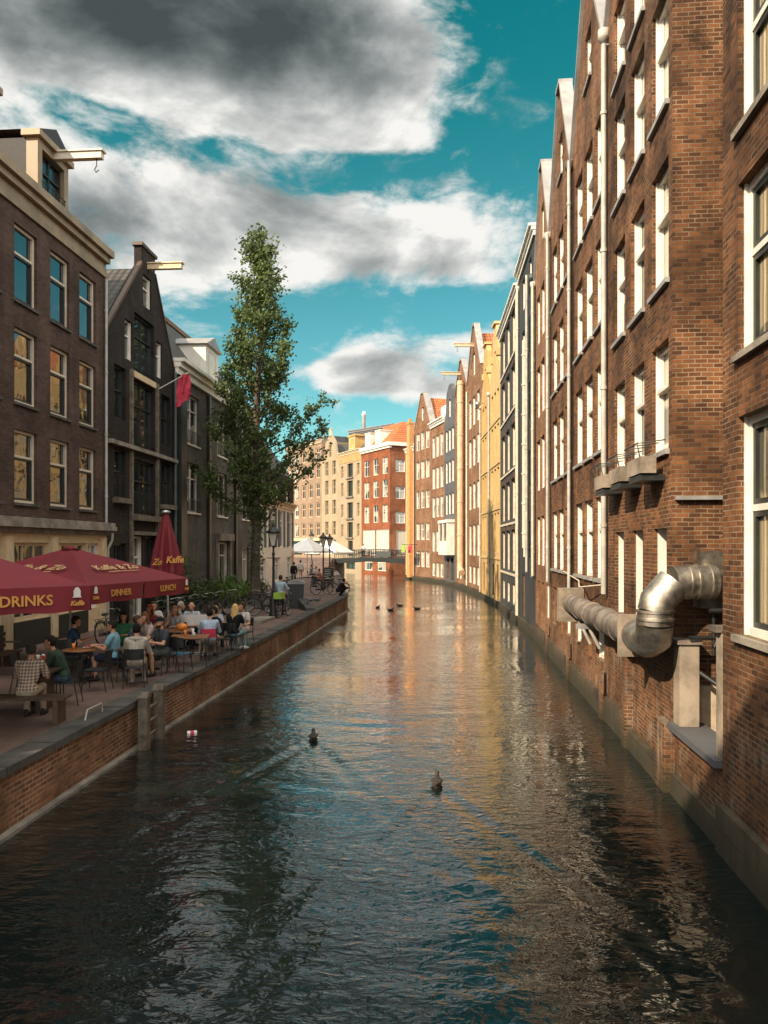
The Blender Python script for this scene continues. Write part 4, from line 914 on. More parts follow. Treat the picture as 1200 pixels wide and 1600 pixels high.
part_box(h4, 'poster', 'pipe_salmon', (W - .9, W - .3, -.10, -.062, 1.2, 3.6))

# ---- alley between the two nearest houses on the right ----------------------------------------
Ax = Vector((PL(12.38)[0], 12.38, 0)); Bx = Vector((PL(10.14)[0], 10.14, 0)); dA = (Bx - Ax); LA = dA.length; rzA = math.atan2(dA.y, dA.x)
al = thing('alley_wall', 'low brick wall with slate coping closing the alley at the water', 'wall', Ax, rzA)
part_box(al, 'brick_face', 'brick_near', (0.01, LA - .01, .02, .34, -1, 1.06)); part_box(al, 'coping', 'slate_wall', (.0, LA, -.10, .46, 1.062, 1.16)); part_box(al, 'plinth', 'plinth', (.01, LA - .01, -.05, .018, -1, .35))
ya = thing('alley_yard', 'brick yard floor and back wall deep inside the alley', 'yard', Ax, rzA); struct(ya)
part_box(ya, 'floor', 'plaster', (.0, LA, .345, 8, -1, .9)); part_box(ya, 'back_wall', 'brick_near', (.0, LA, 4.0, 4.3, .9, 14))
po = thing('stone_post', 'pale concrete post at the warehouse corner under the duct', 'post', Ax, rzA, 'posts framing the alley'); part_box(po, 'shaft', 'concrete', (.01, .34, .0, .30, 1.165, 2.45)); part_box(po, 'cap', 'rust_steel', (-.02, .38, -.04, .34, 2.455, 2.52))
po = thing('stone_post', 'slim pale concrete post against the nearest house, at the right of the alley', 'post', Ax, rzA, 'posts framing the alley'); part_box(po, 'shaft', 'concrete', (LA - .22, LA - .02, .0, .24, 1.165, 2.85)); part_box(po, 'cap', 'rust_steel', (LA - .30, LA, -.08, .3, 2.855, 2.93))
# ---------------------------------------------------------------- duct along the right wall
def wallpt(y, off, z): p = PL(y); return Vector((p[0] - off, y, z))
dt = thing('ventilation_duct', 'shiny steel ventilation duct elbowing out of the alley side of the brick warehouse', 'duct', (5.2, 12.2, 3.45))
def rel(o, pts): return [Vector(p) - o.location for p in pts]
ZD = 3.44; r0 = .265
e1 = Vector((4.36, 12.0, ZD))
mb = MB(); mb.tube(rel(dt, [(5.16, 12.0, ZD), (4.72, 12.0, ZD), (4.52, 12.0, ZD - .02)]), r0, 20)
for x in (5.06, 4.86, 4.74): mb.tube(rel(dt, [(x - .018, 12.0, ZD), (x + .018, 12.0, ZD)]), r0 + .018, 20)
mb.build('pipe', M['steel'], dt)
mb = MB(); mb.tube(rel(dt, [(4.53, 12.0, ZD - .02), (4.27, 12.0, ZD - .30), (4.24, 12.0, ZD - .46)]), r0 + .006, 20); mb.build('elbow', M['steel'], dt)
mb = MB(); mb.tube(rel(dt, [(4.24, 12.0, ZD - .45), (4.24, 12.02, 2.78)]), r0 + .012, 20)
for z in (2.98, 2.86): mb.tube(rel(dt, [(4.24, 12.0, z - .02), (4.24, 12.0, z + .02)]), r0 + .03, 20)
mb.build('pipe', M['steel'], dt)
mb = MB(); a = wallpt(12.55, .36, 2.46); mb.tube(rel(dt, [(4.24, 12.02, 2.80), (4.245, 12.1, 2.56), tuple(a), tuple(wallpt(13.2, .35, 2.44))]), r0 + .02, 20); mb.build('elbow', M['steel'], dt)
mb = MB(); pts = [wallpt(y, .35 + .015 * math.sin(y * 3), 2.44 + .01 * math.sin(y * 2)) for y in np.arange(13.15, 20.9, .45)]
mb.tube(rel(dt, pts), [.25 + .014 * math.sin(k * 2.3) for k in range(len(pts))], 18)
for y in (14.6, 16.1, 17.6, 19.1): mb.tube(rel(dt, [wallpt(y - .05, .35, 2.44), wallpt(y + .05, .35, 2.44)]), .275, 18)
mb.build('wrapped_pipe', M['rust_steel'], dt)
mb = MB(); mb.M = Matrix.Translation(Vector((5.2, 12.2, 3.45)) * -1)
mb.box(4.98, 5.62, 12.06, 12.375, 3.02, 3.92); mb.build('wall_box', M['steel'], dt)
mb = MB(); mb.M = Matrix.Translation(-dt.location); mb.box(5.40, 5.47, 12.05, 12.058, 3.72, 3.80); mb.build('warning_label', M['white'], dt)
def wall_box(name, mat, y0, y1, o0, o1, z0, z1):
    mb = MB(); P = [wallpt(y0, o0, 0), wallpt(y0, o1, 0), wallpt(y1, o1, 0), wallpt(y1, o0, 0)]
    mb.M = Matrix.Translation(-dt.location); mb.slab([(p.x, p.y) for p in P], z0, z1); return mb.build(name, M[mat], dt)
wall_box('mounting_plate', 'concrete', 13.45, 13.52, .02, .66, 2.06, 2.80)
wall_box('end_box', 'concrete', 20.75, 21.15, .02, .70, 1.95, 2.85)
wall_box('bracket', 'zinc', 18.3, 18.4, .02, .62, 2.02, 2.14)
mb = MB()
mb.tube(rel(dt, [(4.75, 11.95, 2.02 + .55), (5.55, 11.95, 2.57)]), .035, 6); mb.tube(rel(dt, [(5.02, 11.85, 3.0), (5.60, 11.85, 3.0)]), .04, 6)
mb.tube(rel(dt, [(5.46, 12.1, 3.0), (5.12, 11.9, 2.42)]), .035, 6); mb.tube(rel(dt, [(5.13, 11.95, 3.0), (5.13, 11.95, 2.3)]), .03, 6); mb.tube(rel(dt, [(4.85, 12.2, 2.1), (5.50, 11.3, 1.55)]), .04, 6)
mb.build('support_bars', M['iron'], dt)
for (y, z0, z1) in ((18.35, 1.55, 2.2), (19.6, 1.5, 2.2)):
    mb = MB(); mb.tube(rel(dt, [wallpt(y, .05, z0), wallpt(y, .38, z1 - .02)]), .045, 6); mb.build('brace', M['pipe_grey'], dt)
ca = thing('wall_cable', 'thin white cables strung under the pale duct end box along the wall', 'cable', wallpt(21, .1, 3))
mb = MB(); mb.tube(rel(ca, [wallpt(17.7, .12, 3.1), wallpt(19.5, .35, 2.95), wallpt(21, .12, 3.05), wallpt(24, .1, 3.2)]), .02, 5); mb.build('strand', M['pipe_cream'], ca)

# ---------------------------------------------------------------- far bridge
BA, BB = Vector((-6.3, 98.0, 0)), Vector((2.8, 96.2, 0)); db = BB - BA; LB = db.length
br = thing('bridge', 'low dark bridge with iron railings crossing the canal in front of the red house', 'bridge', BA, math.atan2(db.y, db.x))
mb = MB(); mb.prism([(0, 1.75), (LB * .5, 2.02), (LB, 1.75), (LB, 2.40), (LB * .5, 2.55), (0, 2.40)], 0, 5.0); mb.build('deck', M['dark_frame'], br)
for y in (.12, 4.88):
    mb = MB()
    for k in range(40):
        x = LB * k / 39; z = 2.42 + .14 * (1 - abs(2 * k / 39 - 1)); mb.tube([(x, y, z), (x, y, z + 1.0)], .03 if k % 5 else .05, 5)
    for dz in (.5, 1.0): mb.tube([(0, y, 2.42 + dz), (LB / 2, y, 2.56 + dz), (LB, y, 2.42 + dz)], .035, 5)
    mb.build('railing', M['iron'], br)
part_box(br, 'abutment', 'stone', (LB + .002, LB + 2.2, -.4, 5.2, -1, 2.3)); part_box(br, 'abutment', 'stone', (-1.4, -.002, -.3, 5.2, -1, 2.38))
mb = MB(); mb.box(LB * .58, LB * .58 + 1.9, -.02, .02, 2.62, 3.35); mb.build('banner', M['pipe_dark'], br)

# ---------------------------------------------------------------- tree, bushes
def make_tree(x, y, H, label):
    t = thing('elm_tree', label, 'tree', (x, y, QZ)); rg = random.Random(11)
    mb = MB(); tp = []
    for k in range(12):
        z = H * .93 * k / 11; tp.append((.12 * math.sin(k * .9) * (k / 11) + .32 * (k / 11), .10 * math.cos(k * 1.3) * (k / 11), z))
    mb.tube(tp, [.24 * (1 - k / 11.6) ** .75 + .02 + (.14 if k == 0 else 0) for k in range(12)], 9)
    tips = []
    def at(z):
        f = z / (H * .93) * 11; i = min(10, int(f)); g = f - i
        return Vector(tp[i]).lerp(Vector(tp[i + 1]), g)
    def half(z):                                    # outline half width of the crown against height
        P = [(4.2, .5), (5.6, 1.5), (7.2, 2.4), (9.0, 2.75), (11.0, 2.6), (12.6, 2.4), (14.2, 1.9), (16, 1.45), (17.6, 1.05), (18.8, .6), (19.9, .12)]
        for (a, b) in zip(P, P[1:]):
            if a[0] <= z <= b[0]: return a[1] + (b[1] - a[1]) * (z - a[0]) / (b[0] - a[0])
        return .2
    for k in range(84):
        z0 = 3.6 + (H * .9 - 3.6) * (k / 83.0) ** .95
        az = k * 2.399 + rg.uniform(-.4, .4); L = min(1.0, .55 + .45 * rg.random())
        zt = min(z0 + rg.uniform(1.3, 3.0), H - .1 - 2.2 * rg.random() ** 1.3); rr = half(zt) * L * rg.choice((1.0, 1.0, .8, 1.12))
        if k in (9, 16, 23): az = rg.uniform(-.35, .25); rr = 3.8; zt = z0 + 2.8      # the straggling limbs on the canal side
        if k in (6, 8): az = math.pi + .1; rr = 2.7; zt = z0 + 1.5
        a = at(z0); b = Vector((math.cos(az) * rr, math.sin(az) * rr, zt)) + Vector((a.x, a.y, 0))
        m = a.lerp(b, .5) + Vector((rg.uniform(-.15, .15), rg.uniform(-.15, .15), -.30 - .1 * rr)); r_ = .022 + .045 * (1 - z0 / H)
        mb.tube([a, m, b], [r_, r_ * .65, .010], 5); tips.append((a, m, b, rr))
        for q in range(3):
            f = rg.uniform(.4, .95); p = m.lerp(b, f); e = p + Vector((rg.uniform(-.7, .7), rg.uniform(-.7, .7), rg.uniform(.1, .8)))
            mb.tube([p, e], [.012, .005], 4); tips.append((p, p.lerp(e, .5), e, .6))
    mb.build('trunk', M['trunk'], t)
    V = []; F = []
    def leaf(p, s):
        d = Vector((rg.gauss(0, 1), rg.gauss(0, 1), rg.gauss(0, .8))).normalized(); u = d.orthogonal().normalized(); w = d.cross(u)
        b = len(V); V.extend([p - u * s * .5, p + w * s * .36, p + u * s * .6, p - w * s * .36]); F.append((b, b + 1, b + 2, b + 3))
    for (a, m, b, rr) in tips:
        n = int((22 + 40 * min(rr, 2.2)) * (.62 if b.z > 17 else 1)) if rr > .6 else (22 if b.z > 17 else 36)
        for q in range(n):
            f = rg.random() ** .6; p = (a.lerp(m, f * 2) if f < .5 else m.lerp(b, f * 2 - 1))
            sp = .06 + .14 * rg.random(); c = p + Vector((rg.gauss(0, sp), rg.gauss(0, sp), rg.gauss(0, sp * 1.1)))
            if f < .3 and rg.random() < .45: continue
            for _ in range(2): leaf(c + Vector((rg.gauss(0, .07), rg.gauss(0, .07), rg.gauss(0, .07))), rg.uniform(.11, .20))
    for q in range(900):                             # leaves hugging the trunk
        z = rg.uniform(1.6, 9); a = at(z); th = rg.uniform(0, 6.28); c = a + Vector((math.cos(th), math.sin(th), 0)) * rg.uniform(.16, .42); leaf(c, rg.uniform(.09, .16))
    me = bpy.data.meshes.new('crown'); me.from_pydata([tuple(v) for v in V], [], F); link('crown', me, M['leaf'], t)
    return t
make_tree(-6.75, 40.0, 20.0, 'tall slim leafy tree on the quay reaching above the roofs')
mb = MB(); mb.lathe([(.9, 0), (.9, .04), (.35, .041)], 14, (-6.75, 40, QZ)); struct(mb.build('soil', plain('tree pit soil', (.06, .045, .03), .95)))

def bush(name, label, cat, x, y, z, rx, ry, h, n, mat, size, spike=False, group=None, seed=1):
    rg = random.Random(seed); t = thing(name, label, cat, (x, y, z), 0, group); mb = MB(); V = []; F = []
    for k in range(int(12 + n / 220)):
        th = rg.uniform(0, 6.28); rr = rg.random() ** .5; e = Vector((math.cos(th) * rx * rr, math.sin(th) * ry * rr, h * rg.uniform(.45, 1.0) * (1 - .35 * rr)))
        mb.tube([(e.x * .25, e.y * .25, 0), (e.x * .7, e.y * .7, e.z * .55), tuple(e)], [.02, .012, .004], 4)
        for q in range(int(n / (12 + n / 220))):
            f = rg.uniform(.25, 1.05); c = Vector((e.x * f, e.y * f, e.z * f)) + Vector((rg.gauss(0, .16), rg.gauss(0, .16), rg.gauss(0, .14)))
            if c.z < .02: continue
            d = Vector((rg.gauss(0, 1), rg.gauss(0, 1), rg.gauss(0, 1))).normalized(); u = d.orthogonal().normalized(); w = d.cross(u); s = size * rg.uniform(.7, 1.4)
            if spike: u = Vector((rg.gauss(0, .5), rg.gauss(0, .5), 1)).normalized(); w = u.orthogonal().normalized() * .25; s *= 2.4
            b = len(V); V.extend([c - u * s * .5, c + w * s * .36, c + u * s * .6, c - w * s * .36]); F.append((b, b + 1, b + 2, b + 3))
    mb.build('stems', M['trunk'], t); me = bpy.data.meshes.new('foliage'); me.from_pydata([tuple(v) for v in V], [], F); link('foliage', me, M[mat], t); return t
bush('ivy_bush', 'large dark green bush beside the closed maroon parasol', 'bush', -9.0, 33.6, QZ, 1.0, 1.3, 2.9, 3600, 'leaf_ivy', .12, seed=3)
bush('ivy_bush', 'broad dark bush behind the bicycles against the grey brick house', 'bush', -8.9, 36.4, QZ, .9, 1.6, 2.0, 3000, 'leaf_ivy', .12, seed=4)
bush('fern_plant', 'bright green arching plant at the foot of the tree', 'plant', -7.75, 39.0, QZ, .9, .9, 1.7, 1500, 'leaf_bright', .15, True, seed=5)
bush('ivy_bush', 'low bush under the shop windows past the tree', 'bush', -8.2, 49, QZ, .6, 1.4, 1.2, 1400, 'leaf_ivy', .12, seed=6)

# ---------------------------------------------------------------- street furniture
def lamp_post(x, y, label):
    t = thing('street_lamp', label, 'street lamp', (x, y, QZ), 0, 'old fashioned lamp posts')
    mb = MB(); mb.lathe([(.20, 0), (.20, .12), (.15, .2), (.15, .75), (.11, .82), (.085, .9), (.075, 1.1), (.06, 1.2), (.05, 2.65), (.07, 2.7), (.07, 2.76), (.045, 2.8), (.04, 3.0), (.09, 3.05)], 12); mb.tube([(-.3, 0, 2.55), (.3, 0, 2.55)], .018, 6); mb.build('post', M['iron'], t)
    mb = MB()
    b, tp_, zb, zt = .12, .27, 3.08, 3.62
    for k in range(4):
        a0 = math.pi / 4 + k * math.pi / 2; mb.tube([(b * math.cos(a0), b * math.sin(a0), zb), (tp_ * math.cos(a0), tp_ * math.sin(a0), zt)], .018, 5)
    mb.lathe([(.31, 0), (.33, .05), (.22, .14), (.10, .24), (.07, .28), (.09, .33), (.03, .42)], 8, (0, 0, zt)); mb.lathe([(.10, 0), (.14, .03)], 8, (0, 0, zb - .03)); mb.build('lantern_frame', M['iron'], t)
    mb = MB(); c = .97
    P = [(b * c * math.cos(math.pi / 4 + k * math.pi / 2), b * c * math.sin(math.pi / 4 + k * math.pi / 2), zb) for k in range(4)] + [(tp_ * c * math.cos(math.pi / 4 + k * math.pi / 2), tp_ * c * math.sin(math.pi / 4 + k * math.pi / 2), zt) for k in range(4)]
    mb.faces(P, [(k, (k + 1) % 4, (k + 1) % 4 + 4, k + 4) for k in range(4)]); mb.build('lantern_glass', M['lampglass'], t)
    return t
lp = lamp_post(-4.75, 33.0, 'black lamp post with lantern standing among bicycles by the tree')
dup(lp, (-4.35, 55.0, QZ), 0, 'black lamp post beside the chalkboard farther along the quay', 'old fashioned lamp posts')
dup(lp, (-4.35, 61.5, QZ), .3, 'black lamp post just behind the chalkboard lamp, by the white parasols', 'old fashioned lamp posts')
dup(lp, (-8.3, 88, 1.4), .3, 'distant lamp post rising above the white parasols', 'old fashioned lamp posts', 1.05)

def bicycle(label):
    t = thing('bicycle', label, 'bicycle', (0, 0, QZ), 0, 'parked bicycles'); Rw = .345
    for x in (-.54, .54):
        mb = MB(); mb.torus((x, 0, Rw + .02), Rw - .025, .012, seg=26, sub=5)
        for k in range(12):
            a = math.pi * k / 6; mb.tube([(x, .02 * (-1) ** k, Rw + .02), (x + math.cos(a) * (Rw - .03), 0, Rw + .02 + math.sin(a) * (Rw - .03))], .0028, 3, cap=False)
        mb.tube([(x, -.05, Rw + .02), (x, .05, Rw + .02)], .025, 8); w = mb.build('wheel', M['chrome'], t)
        mb = MB(); mb.torus((x, 0, Rw + .02), Rw, .024, seg=28, sub=7); mb.build('tyre', M['rubber'], w)
    mb = MB(); bb = (-.08, 0, .30); hd = (.36, 0, .80); st = (-.22, 0, .78)
    mb.tube([st, bb], .018, 6); mb.tube([(.38, 0, .68), bb], .018, 6); mb.tube([st, hd], .016, 6); mb.tube([(.33, 0, .95), (.40, 0, .62), (.54, 0, .365)], .018, 6)
    for s in (-.06, .06): mb.tube([bb, (-.54, s, .365)], .011, 5); mb.tube([st, (-.54, s, .365)], .010, 5); mb.tube([(.40, s * .6, .64), (.54, s, .365)], .011, 5)
    mb.tube([st, (-.25, 0, .90)], .014, 6); mb.build('frame', M['iron'], t)
    mb = MB(); mb.tube([(.33, 0, .94), (.30, 0, 1.05), (.26, -.12, 1.08), (.16, -.29, 1.02), (.05, -.30, 1.0)], .012, 6); mb.tube([(.30, 0, 1.05), (.26, .12, 1.08), (.16, .29, 1.02), (.05, .30, 1.0)], .012, 6); mb.build('handlebar', M['chrome'], t)
    mb = MB(); mb.ball((-.27, 0, .93), .13, 10, 6, sc=(1.1, .75, .38)); mb.ball((-.12, 0, .93), .08, 8, 5, sc=(1.3, .45, .35)); mb.build('saddle', M['leather'], t)
    for (x, a0, a1) in ((-.54, .1, 2.6), (.54, .7, 2.9)):
        mb = MB(); mb.tube([(x + math.cos(a0 + (a1 - a0) * k / 8) * .40, 0, .365 + math.sin(a0 + (a1 - a0) * k / 8) * .40) for k in range(9)], .018, 5); mb.build('mudguard', M['iron'], t)
    mb = MB(); mb.box(-.80, -.34, -.07, .07, .80, .815); mb.tube([(-.72, .06, .80), (-.54, .06, .36)], .008, 4); mb.tube([(-.72, -.06, .80), (-.54, -.06, .36)], .008, 4); mb.build('rack', M['iron'], t)
    mb = MB(); mb.box(-.56, -.02, .035, .075, .27, .37); mb.tube([(-.08, .08, .3), (.02, .14, .16)], .012, 5); mb.tube([(-.08, -.08, .3), (-.18, -.14, .44)], .012, 5); mb.tube([(-.08, -.09, .3), (-.08, .09, .3)], .02, 6); mb.build('chain_case', M['leather'], t)
    return t
BT = 'black roadster bicycle '
bk = bicycle(BT + 'nearest the tree, its front wheel towards the terrace')
bk.location = (-5.75, 35.2, QZ); bk.rotation_euler = (R(4), 0, R(172))
rg = random.Random(3)
spots = [(-5.25, 34.0, 12, 'leaning at the near side of the lamp post'), (-4.35, 33.2, 75, 'with a lime green crate, held by the man in pale blue'), (-5.2, 36.3, 160, 'just behind the lamp post'),
         (-3.75, 48.4, 6, 'at the quay corner, left of a parked pair'), (-3.05, 48.9, 172, 'at the quay corner, right of a parked pair'),
         (-8.6, 24.3, 78, 'upright under the awning edge beside the cafe wall'), (-8.2, 28.2, 62, 'first in the row before the dark bush'), (-8.0, 29.3, 68, 'second in the row before the dark bush'), (-7.9, 30.3, 60, 'third in the row, half hidden by foliage'),
         (-7.7, 31.4, 72, 'in the middle of the row along the bushes'), (-7.5, 32.5, 58, 'past the middle of the bush row, toward the tree'), (-7.2, 33.7, 66, 'in the bush row, second from the tree'), (-6.9, 34.8, 70, 'closest to the tree in the bush row'),
         (-7.4, 43.5, 70, 'parked by the shop past the tree'), (-7.2, 45.2, 60, 'parked second by the shop past the tree'), (-6.3, 52.0, 50, 'standing near the shop poster'), (-6.4, 53.6, 65, 'behind the one near the shop poster')]
for (x, y, a, lab) in spots:
    b = dup(bk, (x, y, QZ), 0, BT + lab); b.rotation_euler = (R(rg.uniform(-7, 7)), 0, R(a))
for k, fx in enumerate((.30, .44, .50, .72, .84)):
    p = BA + db * fx; b = dup(bk, (p.x, p.y + .55, 2.5), math.atan2(db.y, db.x), BT + 'against the bridge railing, ' + ('leftmost of five', 'second of five', 'middle of five', 'fourth of five', 'rightmost of five')[k])
cr = thing('crate', 'lime green crate on the rack of a bicycle by the lamp post', 'crate', (-4.47, 32.75, QZ + .82), R(75))
mb = MB()
for bx in ((-.22, .22, -.17, -.155, 0, .26), (-.22, .22, .155, .17, 0, .26), (-.22, -.205, -.155, .155, 0, .26), (.205, .22, -.155, .155, 0, .26), (-.205, .205, -.155, .155, 0, .012)): mb.box(*bx)
mb.build('basket', M['green_crate'], cr)

bn = thing('waste_bin', 'dark tall waste bin with rounded pale lid standing on the quay', 'bin', (-4.35, 38.0, QZ), .1)
mb = MB(); mb.prism([(-.34, .06), (.34, .06), (.40, 1.2), (-.40, 1.2)], -.38, .38); mb.build('body', M['bin'], bn)
mb = MB(); mb.prism([(-.44, 1.2)] + [(.44 * math.cos(a), 1.2 + .2 * math.sin(a)) for a in [math.pi * (1 - k / 8) for k in range(1, 8)]] + [(.44, 1.2)], -.42, .42); mb.build('lid', M['zinc'], bn)
for s in (-.3, .3):
    mb = MB(); mb.tube([(s - .04, .3, .09), (s + .04, .3, .09)], .09, 10); mb.build('wheel', M['rubber'], bn)
cbd = thing('chalkboard', 'black chalkboard on an easel by the far lamp post', 'sign', (-3.95, 54.4, QZ), R(8))
mb = MB(); mb.box(-.36, .36, -.02, .02, .55, 1.5); mb.build('slate', M['board'], cbd)
mb = MB(); 
for bx in ((-.42, -.36, -.03, .03, .5, 1.56), (.36, .42, -.03, .03, .5, 1.56), (-.36, .36, -.03, .03, .5, .55), (-.36, .36, -.03, .03, 1.5, 1.56)): mb.box(*bx)
mb.tube([(-.38, 0, .5), (-.42, -.12, 0)], .02, 5); mb.tube([(.38, 0, .5), (.42, -.12, 0)], .02, 5); mb.tube([(0, .03, 1.5), (0, .45, 0)], .02, 5); mb.build('easel', M['wood'], cbd)
mb = MB()
for z in (1.36, 1.24, 1.12, 1.0, .88, .76): mb.box(-.28, rg.uniform(-.02, .26), -.026, -.021, z, z + .025)
mb.build('chalk_lines', M['cup'], cbd)
ms = thing('mooring_stone', 'low dark curved mooring block on the quay edge past the bin', 'bollard', (-3.75, 37.0, QZ), R(-70))
mb = MB(); pr = [(-.8, 0), (.8, 0), (.8, .14), (.5, .25), (0, .32), (-.45, .40), (-.8, .52)]; mb.prism(pr, -.22, .22); mb.build('block', M['stone_dark'], ms)
mb = MB(); mb.torus((.3, 0, .30), .1, .02); mb.build('ring', M['iron'], ms)
pt = thing('planter_base', 'low grey stone plinth beside the front bicycle wheel', 'plinth', (-5.0, 31.2, QZ), R(82)); part_box(pt, 'block', 'stone', (-.9, .9, -.35, .35, 0, .13))

la = thing('quay_ladder', 'old timber ladder fixed against the brick quay wall', 'ladder', (quay_x(15.55) + .02, 15.55, 0), math.atan2(1, .068))
for x in (-.42, .42):
    mb = MB(); mb.box(x - .09, x + .09, -.27, -.09, -.7, 1.02); mb.prism([(x - .11, 1.02), (x + .11, 1.02), (x + .05, 1.12), (x - .05, 1.12)], -.29, -.07); mb.build('post', M['wood_old'], la)
for z in (-.05, .22, .49, .76):
    mb = MB(); mb.tube([(-.33, -.16, z), (.33, -.16, z)], .025, 6); mb.build('rung', M['chrome'], la)
ho = thing('mooring_hoop', 'thin bent iron hoop standing on the kerb left of the ladder', 'hoop', (quay_x(13.9) - .2, 13.9, QZ), R(86))
mb = MB(); mb.tube([(.25, 0, -.02), (.25, 0, .14), (.2, 0, .18), (-.35, 0, .18), (-.45, 0, .0)], .015, 6); mb.build('bar', M['pipe_grey'], ho)

# ---------------------------------------------------------------- parasols
def parasol(label, C, a0, r, zr, za, vh, texts, mat='awning', ptxt=None, group=None, segs=4):
    t = thing('parasol', label, 'parasol', (C[0], C[1], QZ), 0, group); zr -= QZ; za -= QZ
    mb = MB(); mb.tube([(0, 0, .05), (0, 0, za + .05)], .032, 10); mb.build('pole', M['pole_white'], t)
    mb = MB(); mb.box(-.4, .4, -.4, .4, 0, .09); mb.build('base', M['stone_dark'], t)
    cor = [Vector((r * math.cos(a0 + k * math.pi / 2), r * math.sin(a0 + k * math.pi / 2), zr)) for k in range(4)]
    ap = Vector((0, 0, za)); mb = MB(); n = 8
    for k in range(4):
        A_, B_ = cor[k], cor[(k + 1) % 4]; vs = []
        for i in range(n + 1):
            for j in range(n + 1):
                s = .06 + .94 * i / n; e = A_.lerp(B_, j / n); p = ap.lerp(e, s)
                sag = .055 * math.sin(math.pi * i / n) * math.sin(math.pi * ((2 * j / n) % 1.0)) if 0 < j < n else 0
                vs.append(p - Vector((0, 0, sag)))
        mb.faces(vs, [(i * (n + 1) + j, (i + 1) * (n + 1) + j, (i + 1) * (n + 1) + j + 1, i * (n + 1) + j + 1) for i in range(n) for j in range(n)], 0, True)
    mb.lathe([(r * .075, za - .05 - .0), (.03, za + .06)], 10); mb.build('canopy', M[mat], t)
    for k in range(4):                              # hanging valance, two loose flaps a side
        A_, B_ = cor[k], cor[(k + 1) % 4]; nrm = ((A_ + B_) / 2); nrm.z = 0; nrm.normalize(); L = (B_ - A_).length
        for (u0, u1) in ((.0, .495), (.505, 1.0)):
            mb = MB(); vs = []; m_ = 12
            for i in range(5):
                for j in range(m_ + 1):
                    u = u0 + (u1 - u0) * j / m_; v = i / 4
                    wv = .025 * v * math.sin(u * 17 + k * 2) - .04 * v * (1 if abs(u - .5) < .02 else 0)
                    vs.append(A_.lerp(B_, u) + nrm * (.012 + wv) - Vector((0, 0, vh * v + .012 * v * math.sin(u * 25))))
            mb.faces(vs, [(i * (m_ + 1) + j, (i + 1) * (m_ + 1) + j, (i + 1) * (m_ + 1) + j + 1, i * (m_ + 1) + j + 1) for i in range(4) for j in range(m_)], 0, True); mb.build('valance', M[mat], t)
    for k in range(8):
        e = cor[k // 2] if k % 2 == 0 else (cor[k // 2] + cor[(k // 2 + 1) % 4]) / 2
        mb = MB(); mb.tube([(0, 0, za - .10), tuple(e - Vector((0, 0, .05)))], .014, 5); mb.tube([(0, 0, za - 1.0), tuple(ap.lerp(e, .55) - Vector((0, 0, .07)))], .012, 5); mb.build('rib', M['pole_white'], t)
    for (side, s, kind, u, size) in texts:
        A_, B_ = cor[side], cor[(side + 1) % 4]; ex = (B_ - A_).normalized(); nrm = ((A_ + B_) / 2); nrm.z = 0; nrm.normalize()
        if kind == 'v': place_text(s, size, A_.lerp(B_, u) + nrm * .055 - Vector((0, 0, vh * .52)), ex, (0, 0, 1), M['gold'], t, bold=.004)
        elif kind == 'logo':
            o = A_.lerp(B_, u) + nrm * .055 - Vector((0, 0, vh * .68)); place_text(s, size, o, ex, (0, 0, 1), M['gold'], t, shear=.25, bold=.004)
            c = o + Vector((0, 0, vh * .42)); mb = MB(); f = Matrix(((ex.x, nrm.x, 0, c.x), (ex.y, nrm.y, 0, c.y), (0, 0, 1, c.z), (0, 0, 0, 1))); mb.M = f
            mb.prism([(-.055, -.06), (.055, -.06), (.055, .03), (.03, .075), (0, .09), (-.03, .075), (-.055, .03)], -.004, .004); mb.prism([(-.07, -.075), (.07, -.075), (.07, -.062), (-.07, -.062)], -.004, .004); mb.build('emblem', M['cup'], t)
        else:
            mid = (A_ + B_) / 2; c = ap.lerp(mid, u); up = (ap - mid).normalized(); nn = ex.cross(up); place_text(s, size, c + nn * .035, ex, up, M['gold_pale'], t, shear=.3, bold=.006)
            mb = MB(); c2 = c - up * size * .62 + nn * .035; mb.M = Matrix(((ex.x, nn.x, up.x, c2.x), (ex.y, nn.y, up.y, c2.y), (ex.z, nn.z, up.z, c2.z), (0, 0, 0, 1))); mb.box(-size * 1.5, size * 1.7, -.003, .003, -.015, .015); mb.build('underline', M['gold_pale'], t)
    return t
parasol('open maroon parasol with DINNER and LUNCH lettered on its valance', (-8.17, 20.0), R(-61), 3.09, 3.10, 3.96, .42,
        [(0, 'DINNER', 'v', .27, .22), (0, 'LUNCH', 'v', .74, .22), (0, 'Kaffe', 'logo', .05, .10), (0, 'Kaffe', 'logo', .955, .10), (0, 'Kaffe & Zo', 'f', .62, .40), (3, 'Kaffe & Zo', 'f', .60, .40), (3, 'DRINKS', 'v', .74, .26)], group='open maroon parasols')
parasol('open maroon parasol with DRINKS in gold letters, cut by the left edge', (-7.32, 12.5), R(-2), 2.58, 3.36, 4.12, .40,
        [(3, 'DRINKS', 'v', .725, .225), (3, 'Kaffe', 'logo', .935, .105), (0, 'LUNCH', 'v', .3, .28), (3, 'LUNCH', 'v', .25, .28)], group='open maroon parasols')
for (C, zr, za, r, lab) in (((-7.4, 74.0), 3.5, 4.75, 2.6, 'white parasol over the far terrace, left of two'), ((-5.5, 78.0), 3.35, 4.75, 2.6, 'white parasol over the far terrace, right of two')):
    parasol(lab, C, R(20), r, zr, za, .15, [], 'canvas_white', group='white parasols')
t = thing('parasol', 'closed maroon parasol wrapped upright around its pole', 'parasol', (-7.08, 25.0, QZ), R(20))
mb = MB(); mb.tube([(.08, .0, .04), (-.05, 0, 4.2)], .032, 8); mb.build('pole', M['pole_white'], t); mb = MB(); mb.box(-.35, .45, -.4, .4, 0, .09); mb.build('base', M['stone_dark'], t)
mb = MB(); vs = []; ns, nr = 48, 18
